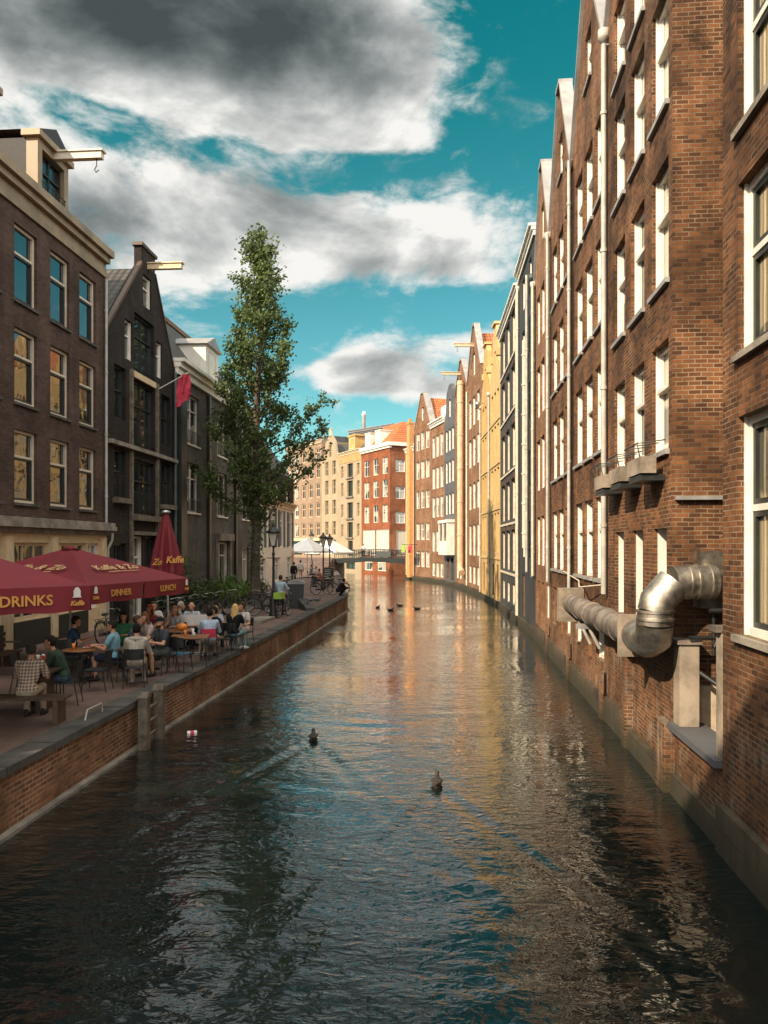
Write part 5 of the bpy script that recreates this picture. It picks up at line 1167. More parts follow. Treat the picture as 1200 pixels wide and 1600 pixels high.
for i in range(nr + 1):
    f = i / nr; z = 4.14 - 2.1 * f; rad = .08 + .36 * f ** .9 - (.06 if i == nr else 0)
    for j in range(ns):
        th = 2 * math.pi * j / ns; fold = 1 + (.30 * math.cos(th * 6 + .6 * f) + .12 * math.cos(th * 11 + 2)) * min(1, f * 2.2)
        vs.append((rad * fold * math.cos(th) - .02, rad * fold * math.sin(th), z + .05 * math.cos(th * 6) * f))
mb.faces(vs, [(i * ns + j, i * ns + (j + 1) % ns, (i + 1) * ns + (j + 1) % ns, (i + 1) * ns + j) for i in range(nr) for j in range(ns)], 0, True); mb.build('canopy', M['awning'], t)
mb = MB(); mb.lathe([(.15, 4.13), (.16, 4.2), (.04, 4.24)], 12, (-.03, 0, 0)); mb.build('finial', M['chrome'], t)
place_text('Kaffe', .30, (.22, -.42, 2.62), (.90, .38, 0), (-.08, .15, 1), M['gold'], t, shear=.3, bold=.008); place_text('Zo', .28, (-.32, -.40, 2.55), (.75, -.6, 0), (.15, .15, 1), M['gold'], t, shear=.3, bold=.008)

# ---------------------------------------------------------------- chairs, tables, things on them
def chair(label, seat='chair_seat', back='iron'):
    t = thing('terrace_chair', label, 'chair', (0, 0, QZ), 0, 'terrace chairs')
    mb = MB(); mb.box(-.20, .21, -.21, .21, .435, .46); mb.prism([(-.20, .425), (.21, .425), (.21, .4345), (-.20, .4345)], -.19, .19); mb.build('seat', M[seat], t)
    for s in (-1, 1):
        mb = MB(); mb.tube([(.20, s * .19, .43), (.24, s * .22, 0)], .012, 5); mb.build('leg', M['iron'], t)
        mb = MB(); mb.tube([(-.28, s * .22, 0), (-.20, s * .20, .43), (-.27, s * .20, .86)], .012, 5); mb.build('leg', M['iron'], t)
    mb = MB(); n = 6; vs = []
    for i in range(2):
        for j in range(n + 1):
            u = j / n * 2 - 1; z = .62 + .24 * i; vs.append((-.235 - .035 * i - .045 * (1 - u * u), u * .20, z)); vs.append((-.222 - .035 * i - .045 * (1 - u * u), u * .20, z))
    f = []
    for j in range(n):
        a, b = 2 * j, 2 * (n + 1) + 2 * j; f += [(a, a + 2, b + 2, b), (a + 1, b + 1, b + 3, a + 3), (b, b + 2, b + 3, b + 1), (a, a + 1, a + 3, a + 2)]
    mb.faces(vs, f, 0, False); mb.build('backrest', M[back], t)
    return t
def rtable(label, mat='wood', rad=.38):
    t = thing('cafe_table', label, 'table', (0, 0, QZ), 0, 'cafe tables')
    mb = MB(); mb.lathe([(rad - .01, .715), (rad, .72), (rad, .738), (rad - .01, .745)], 20); mb.build('tabletop', M[mat], t)
    mb = MB(); mb.tube([(0, 0, .03), (0, 0, .715)], .03, 8); mb.build('stem', M['iron'], t)
    for k in range(4):
        a = math.pi / 4 + k * math.pi / 2; mb = MB(); mb.tube([(0, 0, .10), (.30 * math.cos(a), .30 * math.sin(a), .015)], .018, 5); mb.build('leg', M['iron'], t)
    return t
def stable(label, sx=.42, sy=.42, mat='wood'):
    t = thing('cafe_table', label, 'table', (0, 0, QZ), 0, 'cafe tables')
    mb = MB(); mb.box(-sx, sx, -sy, sy, .72, .75); mb.build('tabletop', M[mat], t)
    for (a, b) in ((1, 1), (1, -1), (-1, 1), (-1, -1)):
        mb = MB(); mb.tube([(a * (sx - .05), b * (sy - .05), .72), (a * (sx - .02), b * (sy - .02), 0)], .014, 5); mb.build('leg', M['iron'], t)
    mb = MB(); mb.tube([(-sx + .03, 0, .3), (sx - .03, 0, .3)], .012, 5); mb.build('stretcher', M['iron'], t)
    return t
def put(t, x, y, a=0): t.location = (x, y, QZ); t.rotation_euler = (0, 0, R(a)); return t
put(rtable('round wooden table with an orange drink beside the man in the blue shirt'), -6.85, 17.3)
put(rtable('empty round wooden table with cup and red dish at the dark parasol pole'), -6.95, 15.7)
put(stable('small dark table between the hooded man and the bearded man', .30, .36, 'wood_dark'), -5.75, 17.55, 8)
put(stable('square wooden table with glasses beside the empty blue seated chair', .48, .42), -5.0, 19.75, 8)
put(stable('wooden table with an orange bag before the woman resting her cheek', .55, .40), -5.85, 21.2, 8)
put(stable('table with menus between the bald man and the grey haired man', .45, .45), -5.55, 22.75, 8)
put(stable('small table at the kerb where the woman in white sits', .30, .30, 'wood_dark'), -4.75, 22.6, 8)

def small(name, label, cat, x, y, z, build, mats):
    t = thing(name, label, cat, (x, y, z)); 
    for nm, f, m in build: mb = MB(); f(mb); mb.build(nm, M[m], t)
    return t
TZ = QZ + .745
def glassf(h, r): return lambda mb: mb.lathe([(r * .7, 0), (r, h), (r * .92, h), (r * .65, .01)], 10)
small('drink_glass', 'tall orange drink on the round table near the blue shirt', 'drink', -6.95, 17.2, TZ, [('glass', glassf(.14, .04), 'food_orange'), ('straw', lambda mb: mb.tube([(0, 0, .02), (.04, .01, .2)], .005, 4), 'cup')], 0)
small('plate', 'white plate with red food on the round table near the blue shirt', 'plate', -6.75, 17.5, TZ, [('dish', lambda mb: mb.lathe([(.06, 0), (.12, .02), (.11, .021), (.05, .006)], 14), 'cup'), ('food', lambda mb: mb.ball((0, 0, .03), .06, 8, 5, sc=(1, 1, .6)), 'food_red')], 0)
small('coffee_cup', 'white cup on the empty round table by the parasol pole', 'cup', -7.1, 15.75, TZ, [('cup', glassf(.09, .04), 'cup'), ('handle', lambda mb: mb.torus((.05, 0, .05), .022, .006, seg=10, sub=4), 'cup')], 0)
small('ketchup_pot', 'red pot on the empty round table by the parasol pole', 'pot', -6.92, 15.6, TZ, [('pot', glassf(.10, .045), 'food_red'), ('lid', lambda mb: mb.lathe([(.046, .10), (.02, .13)], 8), 'cup')], 0)
small('handbag', 'orange bag lying on the wooden table before the cheek resting woman', 'bag', -5.55, 21.1, TZ + .005, [('bag', lambda mb: mb.ball((0, 0, .10), .13, 10, 6, sc=(1.2, .8, .8)), 'food_orange'), ('strap', lambda mb: mb.torus((0, 0, .2), .07, .008, seg=12, sub=4), 'leather')], 0)
for k, (x, y) in enumerate(((-5.1, 19.7), (-4.95, 19.9), (-4.85, 19.6))):
    small('drink_glass', ('amber beer glass on the left of the square table', 'pale tall glass at the back of the square table', 'short clear glass on the right of the square table')[k], 'drink', x, y, TZ + .005, [('glass', glassf((.16, .18, .11)[k], .038), ('food_orange', 'cup', 'lampglass')[k]), ('foam', lambda mb, h=(.16, .18, .11)[k]: mb.lathe([(.034, h - .02), (.034, h - .004)], 8), 'cup')], 0)
for k, (x, y, a, lab) in enumerate(((-5.75, 22.45, 10, 'white open menu standing before the bald man'), (-5.35, 22.5, -15, 'white menu leaning beside the bald man'))):
    t = thing('menu_card', lab, 'menu', (x, y, TZ + .005), R(a)); mb = MB(); mb.prism([(-.2, 0), (.2, 0), (.2, .30), (-.2, .30)], -.004, .004); mb.build('front_page', M['cup'], t); mb = MB(); mb.M = Matrix.Rotation(R(25), 4, 'Z'); mb.prism([(-.2, 0), (.2, 0), (.2, .30), (-.2, .30)], .08, .088); mb.build('back_page', M['cup'], t)
def bench(label, x, y, a, L=1.5, backrest=True):
    t = thing('bench', label, 'bench', (x, y, QZ), R(a)); 
    for yy in (-.17, -.02, .13): part_box(t, 'seat_plank', 'wood_dark', (-L / 2, L / 2, yy - .06, yy + .065, .42, .46))
    for s in (-1, 1): part_box(t, 'leg', 'wood_dark', (s * (L / 2 - .15) - .04, s * (L / 2 - .15) + .04, -.2, .18, 0, .418))
    if backrest:
        for z in (.58, .72, .86): part_box(t, 'back_slat', 'wood_dark', (-L / 2, L / 2, .20, .235, z - .05, z + .05))
        for s in (-1, 1): part_box(t, 'back_post', 'wood_dark', (s * (L / 2 - .2) - .03, s * (L / 2 - .2) + .03, .236, .28, 0, .95)); part_box(t, 'armrest', 'wood_dark', (s * (L / 2 - .04) - .03, s * (L / 2 - .04) + .03, -.2, .2, .64, .68))
    return t
bench('dark wooden bench under the man in the plaid shirt', -6.35, 13.35, 2, 1.7, False)
bench('wooden bench with slatted back against the cafe front, far left', -9.3, 18.6, 92)
t = thing('picnic_table', 'long dark plank table in front of the man in plaid', 'table', (-6.9, 14.35, QZ), R(4)); 
for yy in (-.3, -.1, .1, .3): part_box(t, 'plank', 'wood_dark', (-.9, .75, yy - .09, yy + .09, .71, .75))
for s in (-.7, .55): part_box(t, 'leg', 'wood_dark', (s - .05, s + .05, -.35, .35, 0, .709))

# ---------------------------------------------------------------- people
def lerp(a, b, f): return Vector(a).lerp(Vector(b), f)
def capsule(mb, a, ra, b, rb, seg=10):
    a, b = Vector(a), Vector(b); d = b - a
    if d.length < 1e-5: d = Vector((0, 0, 1e-3))
    d.normalize(); pts = []; rad = []
    for k in range(4): th = math.pi / 2 * k / 4; pts.append(a - d * ra * math.cos(th)); rad.append(max(.002, ra * math.sin(th)))
    n = 3
    for k in range(n + 1): pts.append(a.lerp(b, k / n)); rad.append(ra + (rb - ra) * k / n)
    for k in range(1, 5): th = math.pi / 2 * k / 4; pts.append(b + d * rb * math.sin(th)); rad.append(max(.002, rb * math.cos(th)))
    mb.tube(pts, rad, seg)
def remesh(name, mb, mat, parent, vox, smooth=2):
    o = mb.build(name, mat, None); md = o.modifiers.new('r', 'REMESH'); md.mode = 'VOXEL'; md.voxel_size = vox; md.use_smooth_shade = True
    if smooth: sm = o.modifiers.new('s', 'SMOOTH'); sm.iterations = smooth; sm.factor = .5
    dg = bpy.context.evaluated_depsgraph_get(); me = bpy.data.meshes.new_from_object(o.evaluated_get(dg)); old = o.data
    o.modifiers.clear(); o.data = me; me.name = name; bpy.data.meshes.remove(old); me.materials.clear(); me.materials.append(mat)
    if not me.polygons or not me.polygons[0].use_smooth: me.polygons.foreach_set('use_smooth', [True] * len(me.polygons))
    o.parent = parent; return o
def skinmat(c): 
    k = 'skin%s' % (c,)
    if k not in M: M[k] = plain('skin ' + str(len(M)), c, 0.55, var=.10, scale=6)
    return M[k]
def clothm(c, plaid=False):
    k = 'cloth%s%s' % (c, plaid)
    if k not in M: M[k] = cloth('cloth ' + str(len(M)), c, plaid)
    return M[k]
def person(label, x, y, face, pose='sit', shirt=(.3, .3, .3), legs=(.03, .035, .05), hair=(.03, .02, .015), skin=(.50, .26, .16), sleeve=.55, hairlen=0, lean=8, armL='table', armR='table',
           turn=0, shorts=False, cap=None, glasses=False, hood=None, bald=False, plaid=False, z=QZ, scale=1.0, beard=None, shoes=(.03, .03, .03), vox=.0085):
    """a figure facing +x before it is turned; face is the heading in degrees"""
    t = thing('person', label, 'person', (x, y, z), R(face)); t.scale = (scale,) * 3
    V = Vector; ln = R(lean)
    if pose == 'sit': pel = V((0, 0, .535)); 
    elif pose == 'crouch': pel = V((-.05, 0, .36)); ln = R(38)
    else: pel = V((0, 0, .93))
    up = V((math.sin(ln), 0, math.cos(ln))); fw = V((math.cos(ln), 0, -math.sin(ln)))
    waist = pel + up * .20; chest = pel + up * .40; neck = pel + up * .53; hc = neck + up * .07 + V((.035, 0, .115))
    rt = Matrix.Rotation(R(turn), 3, 'Z')
    sh = [chest + up * .075 + V((0, s * .185, 0)) for s in (1, -1)]
    J = {}
    for i, s in enumerate((1, -1)):
        hip = pel + V((0, s * .095, -.02))
        if pose == 'sit': kn = V((.44, s * .13, .53)); an = V((.44 + (.08 if i else -.05), s * .12, .09))
        elif pose == 'crouch': kn = V((.40, s * .14, .46)); an = V((.12, s * .12, .09))
        elif pose == 'walk': kn = V((.10 if i else -.02, s * .10, .50)); an = V((.12 if i else -.22, s * .10, .09 if i else .12))
        else: kn = V((.02, s * .11, .50)); an = V((-.02, s * .12, .09))
        m = (armL, armR)[i]; S = sh[i]
        if m == 'table': el = S + V((.14, s * .07, -.26)); wr = V((max(.42, el.x + .22), s * .10, max(.80, el.z - .02))) if pose == 'sit' else el + V((.22, -s * .05, .05))
        elif m == 'cheek': el = S + V((.26, s * .02, -.20)); wr = hc + V((.06, s * .10, -.10))
        elif m == 'lap': el = S + V((.05, s * .08, -.27)); wr = el + V((.23, -s * .09, -.06))
        elif m == 'bar': el = S + V((.12, s * .10, -.25)); wr = el + V((.25, -s * .03, .02))
        else: el = S + V((-.03, s * .06, -.29)); wr = el + V((.07, s * .0, -.25))
        J[i] = (hip, kn, an, S, el, wr)
    mb = MB()
    # trunk and head
    capsule(mb, pel + V((0, .06, 0)), .105, pel + V((0, -.06, 0)), .105); capsule(mb, pel, .12, waist, .115); capsule(mb, waist + V((0, .04, 0)), .105, chest + V((0, .075, 0)), .112); capsule(mb, waist + V((0, -.04, 0)), .105, chest + V((0, -.075, 0)), .112)
    capsule(mb, chest + up * .07 + V((0, .13, 0)), .062, chest + up * .07 + V((0, -.13, 0)), .062); capsule(mb, chest + up * .08, .062, neck + up * .10, .052)
    hf = rt @ V((1, 0, -.05)); hr = rt @ V((0, 1, 0))
    mb.ball(hc, .098, 14, 9, sc=(1.0, .84, 1.16)); capsule(mb, hc + hf * .045 + V((0, 0, -.065)), .058, hc + hf * .055 + V((0, 0, -.085)), .044)           # skull, jaw and chin
    capsule(mb, hc + hf * .094 + V((0, 0, .012)), .010, hc + hf * .116 + V((0, 0, -.022)), .015, 8)                                           # nose
    for s in (1, -1): capsule(mb, hc + hr * s * .086 + V((0, 0, .008)), .018, hc + hr * s * .088 + V((0, 0, -.025)), .014, 8)
    capsule(mb, hc + hf * .094 + hr * .02 + V((0, 0, -.058)), .010, hc + hf * .094 - hr * .02 + V((0, 0, -.058)), .010, 8)                   # lips
    for i, s in enumerate((1, -1)):
        hip, kn, an, S, el, wr = J[i]
        capsule(mb, hip, .088, kn, .056); capsule(mb, kn, .056, lerp(kn, an, .35) - V((.015, 0, 0)), .056); capsule(mb, lerp(kn, an, .35), .054, an, .036)
        capsule(mb, an + V((-.04, 0, -.04)), .038, an + V((.14, s * .02, -.06)), .028)
        capsule(mb, S, .056, el, .042); capsule(mb, el, .042, wr, .028)
        d = (wr - el).normalized(); side = V((0, 0, 1)).cross(d); side = side.normalized() if side.length > .05 else V((0, 1, 0)); nz = d.cross(side)
        if armL == 'cheek' and i == 0: pass
        pc = wr + d * .05; capsule(mb, wr + d * .01 + side * .012, .024, pc + d * .035 + side * .022, .021, 8); capsule(mb, wr + d * .01 - side * .012, .024, pc + d * .035 - side * .022, .021, 8)
        for k, (o_, L_) in enumerate(((.033, .070), (.011, .080), (-.011, .076), (-.033, .058))):
            b0 = pc + d * .045 + side * o_ * s; b1 = b0 + d * L_ * .5 - nz * .006; b2 = b1 + d * L_ * .42 - nz * .022
            capsule(mb, b0, .0105, b1, .0095, 6); capsule(mb, b1, .0095, b2, .0085, 6)
        capsule(mb, wr + d * .035 + side * .03 * s, .012, wr + d * .075 + side * .062 * s - nz * .012, .010, 6)
    remesh('body', mb, skinmat(skin), t, vox)
    e = .016; mb = MB()                              # shirt
    capsule(mb, pel + up * .02 + V((0, .06, 0)), .112 + e, pel + up * .02 + V((0, -.06, 0)), .112 + e); capsule(mb, pel + up * .03, .124 + e, waist, .118 + e)
    for s in (1, -1): capsule(mb, waist + V((0, s * .04, 0)), .108 + e, chest + V((0, s * .075, 0)), .114 + e)
    capsule(mb, chest + up * .07 + V((0, .13, 0)), .064 + e, chest + up * .07 + V((0, -.13, 0)), .064 + e); capsule(mb, chest + up * .08, .07 + e, neck - up * .02, .058 + e)
    for i in (0, 1):
        hip, kn, an, S, el, wr = J[i]
        if sleeve <= 1: capsule(mb, S, .060 + e, lerp(S, el, sleeve), .052 + e)
        else: capsule(mb, S, .060 + e, el, .050 + e); capsule(mb, el, .050 + e, lerp(el, wr, .92), .034 + e)
    if hood: 
        for k in range(9):
            a = -2.3 + 4.6 * k / 8; c = neck - up * .03 + V((-.075 * math.cos(a) - .02, .115 * math.sin(a), .02)); mb.ball(c, .050, 8, 5)
    remesh('shirt', mb, clothm(shirt, plaid), t, vox * 1.15)
    mb = MB()                                        # trousers
    capsule(mb, pel + V((0, .06, 0)), .122, pel + V((0, -.06, 0)), .122); capsule(mb, pel, .132, pel + up * .06, .128)
    for i in (0, 1):
        hip, kn, an, S, el, wr = J[i]
        if shorts: capsule(mb, hip, .102, lerp(hip, kn, .82), .082)
        else: capsule(mb, hip, .100, kn, .070); capsule(mb, kn, .070, an + V((0, 0, .02)), .054)
    remesh('trousers', mb, clothm(legs), t, vox * 1.15)
    for i, s in enumerate((1, -1)):
        an = J[i][2]; mb = MB(); capsule(mb, an + V((-.05, 0, -.035)), .046, an + V((.15, s * .02, -.055)), .036); capsule(mb, an + V((-.04, 0, -.03)), .044, an + V((-.015, 0, .03)), .045); remesh('shoe', mb, clothm(shoes), t, .011, 1)
    if not bald:
        mb = MB(); mb.ball(hc - hf * .014 + V((0, 0, .022)), .108, 14, 9, sc=(1.0, .88, 1.10)); 
        if hairlen:
            for k in range(7):
                a = R(100 + 160 * k / 6); dv = rt @ V((math.cos(a), math.sin(a), 0)); c = hc + dv * .075; capsule(mb, c, .040, c + dv * .03 - up * hairlen, .026)
        o = remesh('hair', mb, clothm(hair), t, .012, 2)
        bm = bmesh.new(); bm.from_mesh(o.data)       # open the face
        cut = [f for f in bm.faces if (f.calc_center_median() - hc).dot(hf) > .028 and (f.calc_center_median() - hc).z < .055]
        bmesh.ops.delete(bm, geom=cut, context='FACES'); bm.to_mesh(o.data); bm.free()
    elif bald == 'rim':
        mb = MB(); 
        for k in range(7):
            a = R(95 + 170 * k / 6); dv = rt @ V((math.cos(a), math.sin(a) * .88, 0)); mb.ball(hc + dv * .088 + V((0, 0, -.01)), .026, 8, 5, sc=(1, 1, 1.3))
        remesh('hair', mb, clothm(hair), t, .012, 1)
    if beard:
        mb = MB(); capsule(mb, hc + hf * .05 + V((0, 0, -.085)), .058, hc + hf * .065 + V((0, 0, -.10)), .044); remesh('beard', mb, clothm(beard), t, .011, 1)
    for s in (1, -1):
        mb = MB(); mb.ball(hc + hf * .089 + hr * s * .033 + V((0, 0, .012)), .0105, 8, 5); mb.build('eye', M['iron'], t)
    if glasses:
        mb = MB()
        for s in (1, -1): mb.ball(hc + hf * .098 + hr * s * .036 + V((0, 0, .014)), .026, 8, 5, sc=(.7, 1, .75)); mb.tube([hc + hf * .09 + hr * s * .055 + V((0, 0, .016)), hc + hr * s * .092 + V((0, 0, .018))], .005, 4)
        mb.tube([hc + hf * .102 + hr * .03 + V((0, 0, .018)), hc + hf * .102 - hr * .03 + V((0, 0, .018))], .006, 4); mb.build('sunglasses', M['iron'], t)
    if cap:
        mb = MB(); mb.ball(hc + V((0, 0, .035)), .112, 14, 8, sc=(1.0, .88, .95)); o = remesh('cap', mb, clothm(cap), t, .012, 1)
        bm = bmesh.new(); bm.from_mesh(o.data); bmesh.ops.delete(bm, geom=[f for f in bm.faces if (f.calc_center_median() - hc).z < .035], context='FACES'); bm.to_mesh(o.data); bm.free()
        mb = MB(); capsule(mb, hc + hf * .08 + hr * .04 + V((0, 0, .045)), .012, hc + hf * .165 + V((0, 0, .035)), .010, 6); capsule(mb, hc + hf * .08 - hr * .04 + V((0, 0, .045)), .012, hc + hf * .165 + V((0, 0, .035)), .010, 6); capsule(mb, hc + hf * .08 + V((0, 0, .05)), .014, hc + hf * .165 + V((0, 0, .037)), .012, 6); remesh('cap_peak', mb, clothm(cap), t, .008, 1)
    return t
ch0 = chair('dark terrace chair under the hooded man seen from behind')
CH = [ch0]
def seat(x, y, face, lab):
    a = R(face); px, py = x - .02 * math.cos(a), y - .02 * math.sin(a)
    if lab is None: return
    if not CH[0].get('used'): ch0.location = (px, py, QZ); ch0.rotation_euler = (0, 0, a); ch0['used'] = 1; ch0['label'] = lab
    else: dup(ch0, (px, py, QZ), a, lab)
P = person
NAVY = (.02, .025, .045); JEAN = (.06, .09, .15); BEIGE = (.36, .30, .22); BLACK = (.012, .012, .014)
FOLK = [
 ('man in a plaid shirt on a bench, back turned, leaning on the table', -6.25, 13.45, 98, dict(shirt=(.4, .3, .25), plaid=True, sleeve=.8, hair=(.05, .045, .04), lean=20, legs=BEIGE), None),
 ('man in a dark green sweater leaning forward under the parasol', -6.2, 14.9, 190, dict(shirt=(.035, .065, .045), sleeve=2, lean=22, hair=(.02, .015, .01), legs=JEAN), 'dark chair under the man in dark green sweater'),
 ('man in light blue tee and sunglasses looking left over a round table', -6.15, 17.55, 185, dict(shirt=(.17, .34, .42), glasses=True, lean=4, hair=(.02, .016, .012), shorts=True, legs=NAVY, turn=5), 'dark chair under the man in blue tee'),
 ('dark haired man in grey beside the blue tee man', -6.25, 18.9, 20, dict(shirt=(.09, .11, .13), hair=(.07, .045, .03), lean=14), 'dark chair under the man in dark grey'),
 ('bald man in a light blue shirt seen from behind', -6.35, 20.1, 75, dict(shirt=(.30, .47, .60), bald=True, lean=10, sleeve=.7), 'dark chair under the bald man in light blue'),
 ('smiling woman with brown hair in a floral top', -6.0, 19.6, 230, dict(shirt=(.42, .33, .30), hair=(.14, .06, .03), hairlen=.16, lean=8), 'dark chair under the smiling brown haired woman'),
 ('man in a beige hooded jacket and black beanie, back turned', -5.42, 16.75, 100, dict(shirt=(.40, .36, .31), hood=True, sleeve=2, hair=(.010, .010, .010), legs=BEIGE, lean=16, shoes=(.3, .3, .3)), 'dark chair under the hooded man, back towards the canal view'),
 ('bearded man in dark grey tee and black cap at the kerb', -5.30, 18.45, 232, dict(shirt=(.055, .062, .07), cap=BLACK, beard=(.03, .02, .015), lean=6, shorts=True, legs=(.06, .07, .07), turn=10), 'dark chair under the bearded man in cap'),
 ('fair haired woman resting her cheek on her hand', -5.95, 22.0, 268, dict(shirt=(.36, .33, .33), hair=(.32, .17, .08), hairlen=.2, armR='cheek', lean=12), 'dark chair under the cheek resting woman'),
 ('grey haired man in a grey shirt seen from behind', -6.35, 23.5, 20, dict(shirt=(.19, .24, .25), hair=(.38, .33, .28), lean=10, sleeve=2), 'dark chair under the grey haired man'),
 ('bald man in pale shirt facing the camera over a menu', -5.85, 23.5, 265, dict(shirt=(.42, .46, .52), bald='rim', hair=(.2, .16, .12), lean=8, sleeve=2), 'dark chair under the bald man with menu'),
 ('blond boy in pale top turned to the right', -5.2, 23.6, 300, dict(shirt=(.40, .44, .5), hair=(.40, .24, .10), lean=8, scale=.9), 'dark chair under the blond boy'),
 ('black haired man in light blue shirt on a red chair, back turned', -4.72, 20.75, 100, dict(shirt=(.36, .44, .56), hair=(.012, .010, .010), lean=14, sleeve=2, legs=BEIGE), 'dark chair with reddish back under the black haired man in light blue'),
 ('man in black with sunglasses talking across the table', -4.65, 21.7, 205, dict(shirt=BLACK, glasses=True, hair=(.02, .015, .012), lean=12, legs=BEIGE, shoes=(.6, .6, .6)), 'dark chair under the man in black'),
 ('woman in black with long blond hair seen from behind', -4.38, 22.35, 75, dict(shirt=BLACK, hair=(.62, .40, .16), hairlen=.30, lean=8, legs=(.22, .36, .40), shoes=(.65, .65, .65)), 'dark chair under the blond woman in black'),
 ('smiling woman in a white top at the end of the terrace', -4.28, 23.4, 255, dict(shirt=(.62, .58, .54), hair=(.05, .03, .02), hairlen=.05, lean=14, legs=(.5, .48, .45), shoes=(.65, .65, .65), armL='lap', armR='lap'), 'dark chair under the woman in white'),
]
FOLK += [
 ('man in navy shirt sitting deep under the parasol by the cafe wall', -7.6, 18.6, 20, dict(shirt=(.03, .05, .10), hair=(.03, .02, .015), lean=10), 'dark chair under the man in navy by the cafe wall'),
 ('woman in a green top with dark hair between the tables', -6.75, 19.9, 290, dict(shirt=(.06, .22, .12), hair=(.03, .018, .012), hairlen=.18, lean=8), 'dark chair under the woman in green'),
 ('red haired woman under the far corner of the open parasol', -6.75, 22.3, 250, dict(shirt=(.30, .06, .07), hair=(.22, .04, .02), hairlen=.2, lean=6), 'dark chair under the red haired woman'),
 ('man in a white tee behind the red haired woman', -7.1, 23.6, 300, dict(shirt=(.58, .56, .52), hair=(.05, .035, .025), lean=8), 'dark chair under the man in white tee'),
]
put(stable('wooden table between the red haired woman and the white tee man', .40, .40), -6.65, 23.0, 8)
for (lab, x, y, f, kw, cl) in FOLK:
    P(lab, x, y, f, **kw); seat(x, y, f, cl)
dup(ch0, (-4.98, 18.75, QZ), R(80), 'empty dark chair with a blue seat near the kerb')
for q in bpy.data.objects:
    if q.name.startswith('seat') and q.parent and q.parent.get('label') == 'empty dark chair with a blue seat near the kerb':
        q.data = q.data.copy(); q.data.materials[0] = M['chair_blue']
for q in bpy.data.objects:
    if q.name.startswith('backrest') and q.parent and 'reddish' in q.parent.get('label', ''):
        q.data = q.data.copy(); q.data.materials[0] = M['red_cloth']; q['label'] = 'reddish backrest'
for (x, y, a, lab) in ((-7.35, 17.9, -40, 'empty dark chair left of the round drinks table'), (-6.6, 15.2, 120, 'empty dark chair nearest at the round table with a cup'), (-7.4, 15.9, 10, 'empty dark chair left of the round table with a cup'), (-6.1, 16.3, 180, 'empty dark chair between the round tables and the hooded man')):
    dup(ch0, (x, y, QZ), R(a), lab)
P('man in pale blue shirt standing with a bicycle by the lamp post', -4.62, 34.1, 80, 'stand', shirt=(.40, .52, .62), hair=(.05, .04, .035), sleeve=2, armL='bar', armR='bar', legs=NAVY, lean=6)
P('person in black crouching at the quay corner', -2.78, 47.0, 20, 'crouch', shirt=BLACK, hair=BLACK, sleeve=2, legs=BLACK)
P('person in pale shirt standing on the bridge by the railing', -2.6, 98.4, 265, 'stand', shirt=(.55, .56, .58), sleeve=2, armL='bar', armR='bar', z=2.5, legs=NAVY, vox=.014)
far_sit = P('person in a red top at the far terrace table by the lamp', -4.75, 57.5, 200, 'sit', shirt=(.38, .14, .12), vox=.014); seat(-4.75, 57.5, 200, 'far chair under the person in red')
P('person in a white shirt at the far terrace by the chalkboard', -4.35, 58.6, 60, 'sit', shirt=(.6, .57, .54), sleeve=2, vox=.014); seat(-4.35, 58.6, 60, 'far chair under the person in white shirt')
P('person in dark clothes seated behind the chalkboard', -3.95, 57.0, 170, 'sit', shirt=BLACK, sleeve=2, vox=.014); seat(-3.95, 57.0, 170, 'far chair behind the chalkboard')
P('person in white seated below the white parasols', -5.6, 64.0, 240, 'sit', shirt=(.6, .6, .6), vox=.014); seat(-5.6, 64, 240, 'far chair below the white parasols')
P('person in grey seated below the left white parasol', -6.6, 69.0, 20, 'sit', shirt=(.2, .2, .22), vox=.014); seat(-6.6, 69, 20, 'far chair below the left white parasol')
P('person in black walking away past the shop', -7.3, 62.0, 80, 'walk', shirt=BLACK, sleeve=2, armL='down', armR='down', vox=.014)
P('person in pale coat walking toward the white parasols', -7.6, 70.0, 100, 'walk', shirt=(.5, .47, .43), sleeve=2, armL='down', armR='down', legs=BEIGE, vox=.014)
for (x, y, lab) in ((-4.6, 58.0, 'dark table at the far terrace beside the lamp'), (-5.9, 66.5, 'dark table below the white parasols')): put(rtable(lab, 'wood_dark'), x, y)

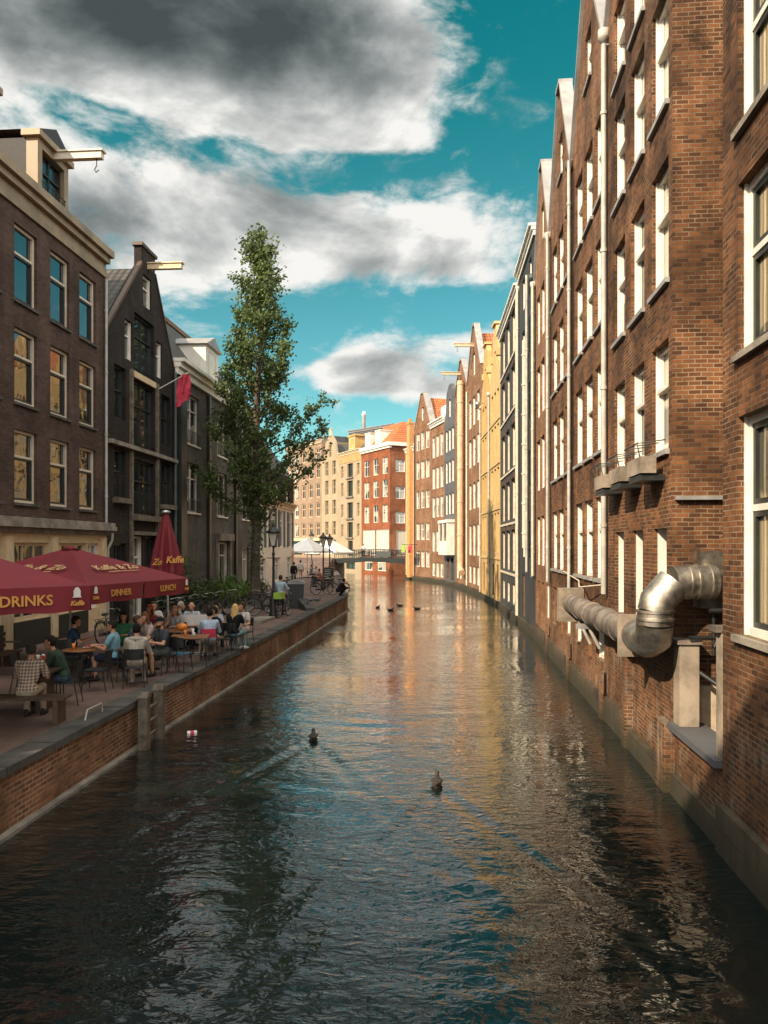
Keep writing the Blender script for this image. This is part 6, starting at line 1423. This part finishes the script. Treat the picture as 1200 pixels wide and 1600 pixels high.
# ---------------------------------------------------------------- ducks, pigeons, litter
def bird(name, label, cat, x, y, z, a, mat, s=1.0, swim=True, group=None):
    t = thing(name, label, cat, (x, y, z), R(a), group); t.scale = (s,) * 3; mb = MB()
    capsule(mb, (-.10, 0, .07), .075, (.09, 0, .075), .085); capsule(mb, (-.12, 0, .08), .05, (-.24, 0, .13), .018); capsule(mb, (.12, 0, .09), .05, (.19, 0, .155), .036); mb.ball((.215, 0, .175), .046, 10, 7, sc=(1.15, .9, .95))
    for q in (1, -1): capsule(mb, (.06, q * .07, .10), .03, (-.17, q * .04, .12), .012)
    remesh('body', mb, M[mat], t, .010, 1)
    mb = MB(); mb.tube([(.25, 0, .172), (.295, 0, .164), (.325, 0, .162)], [.018, .016, .008], 6); mb.build('beak', M['beak'], t)
    if not swim:
        for q in (1, -1): mb = MB(); mb.tube([(0, q * .03, .02), (.01, q * .035, -.09), (.06, q * .04, -.095)], .007, 5); mb.build('leg', M['beak'], t)
    return t
dk = bird('duck', 'dark duck swimming away with a long wake, nearer the quay', 'duck', -1.46, 15.9, -.04, 96, 'feather', 1.0, group='ducks on the canal')
dup(dk, (.885, 12.85, -.035), R(86), 'dark duck swimming in mid canal, nearest to the viewer')
for (x, y, a, lab) in ((1.06, 51, 170, 'small far duck in mid canal, right of a pair'), (.4, 47.5, 20, 'small far duck in mid canal, left of a pair'), (-.4, 49.5, 60, 'small far duck toward the quay corner'), (2.1, 48.5, 190, 'small far duck nearest the yellow reflections')): dup(dk, (x, y, -.035), R(a), lab)
pg = bird('pigeon', 'grey pigeon pecking on the paving, left of two', 'pigeon', -3.95, 41.0, QZ + .09, 150, 'pigeon', .95, False, 'pigeons on the quay')
dup(pg, (-3.62, 41.5, QZ + .09), R(20), 'grey pigeon standing on the paving, right of two')
cn = thing('floating_can', 'red and white drink can floating near the quay ladder', 'can', (-4.1, 16.4, 0.0), R(20))
mb = MB(); mb.tube([(-.10, 0, .0), (.10, 0, .0)], .055, 12); mb.build('body', M['cup'], cn); mb = MB(); mb.tube([(-.04, 0, .0), (.04, 0, .0)], .0565, 12); mb.build('label_band', M['red_cloth'], cn)
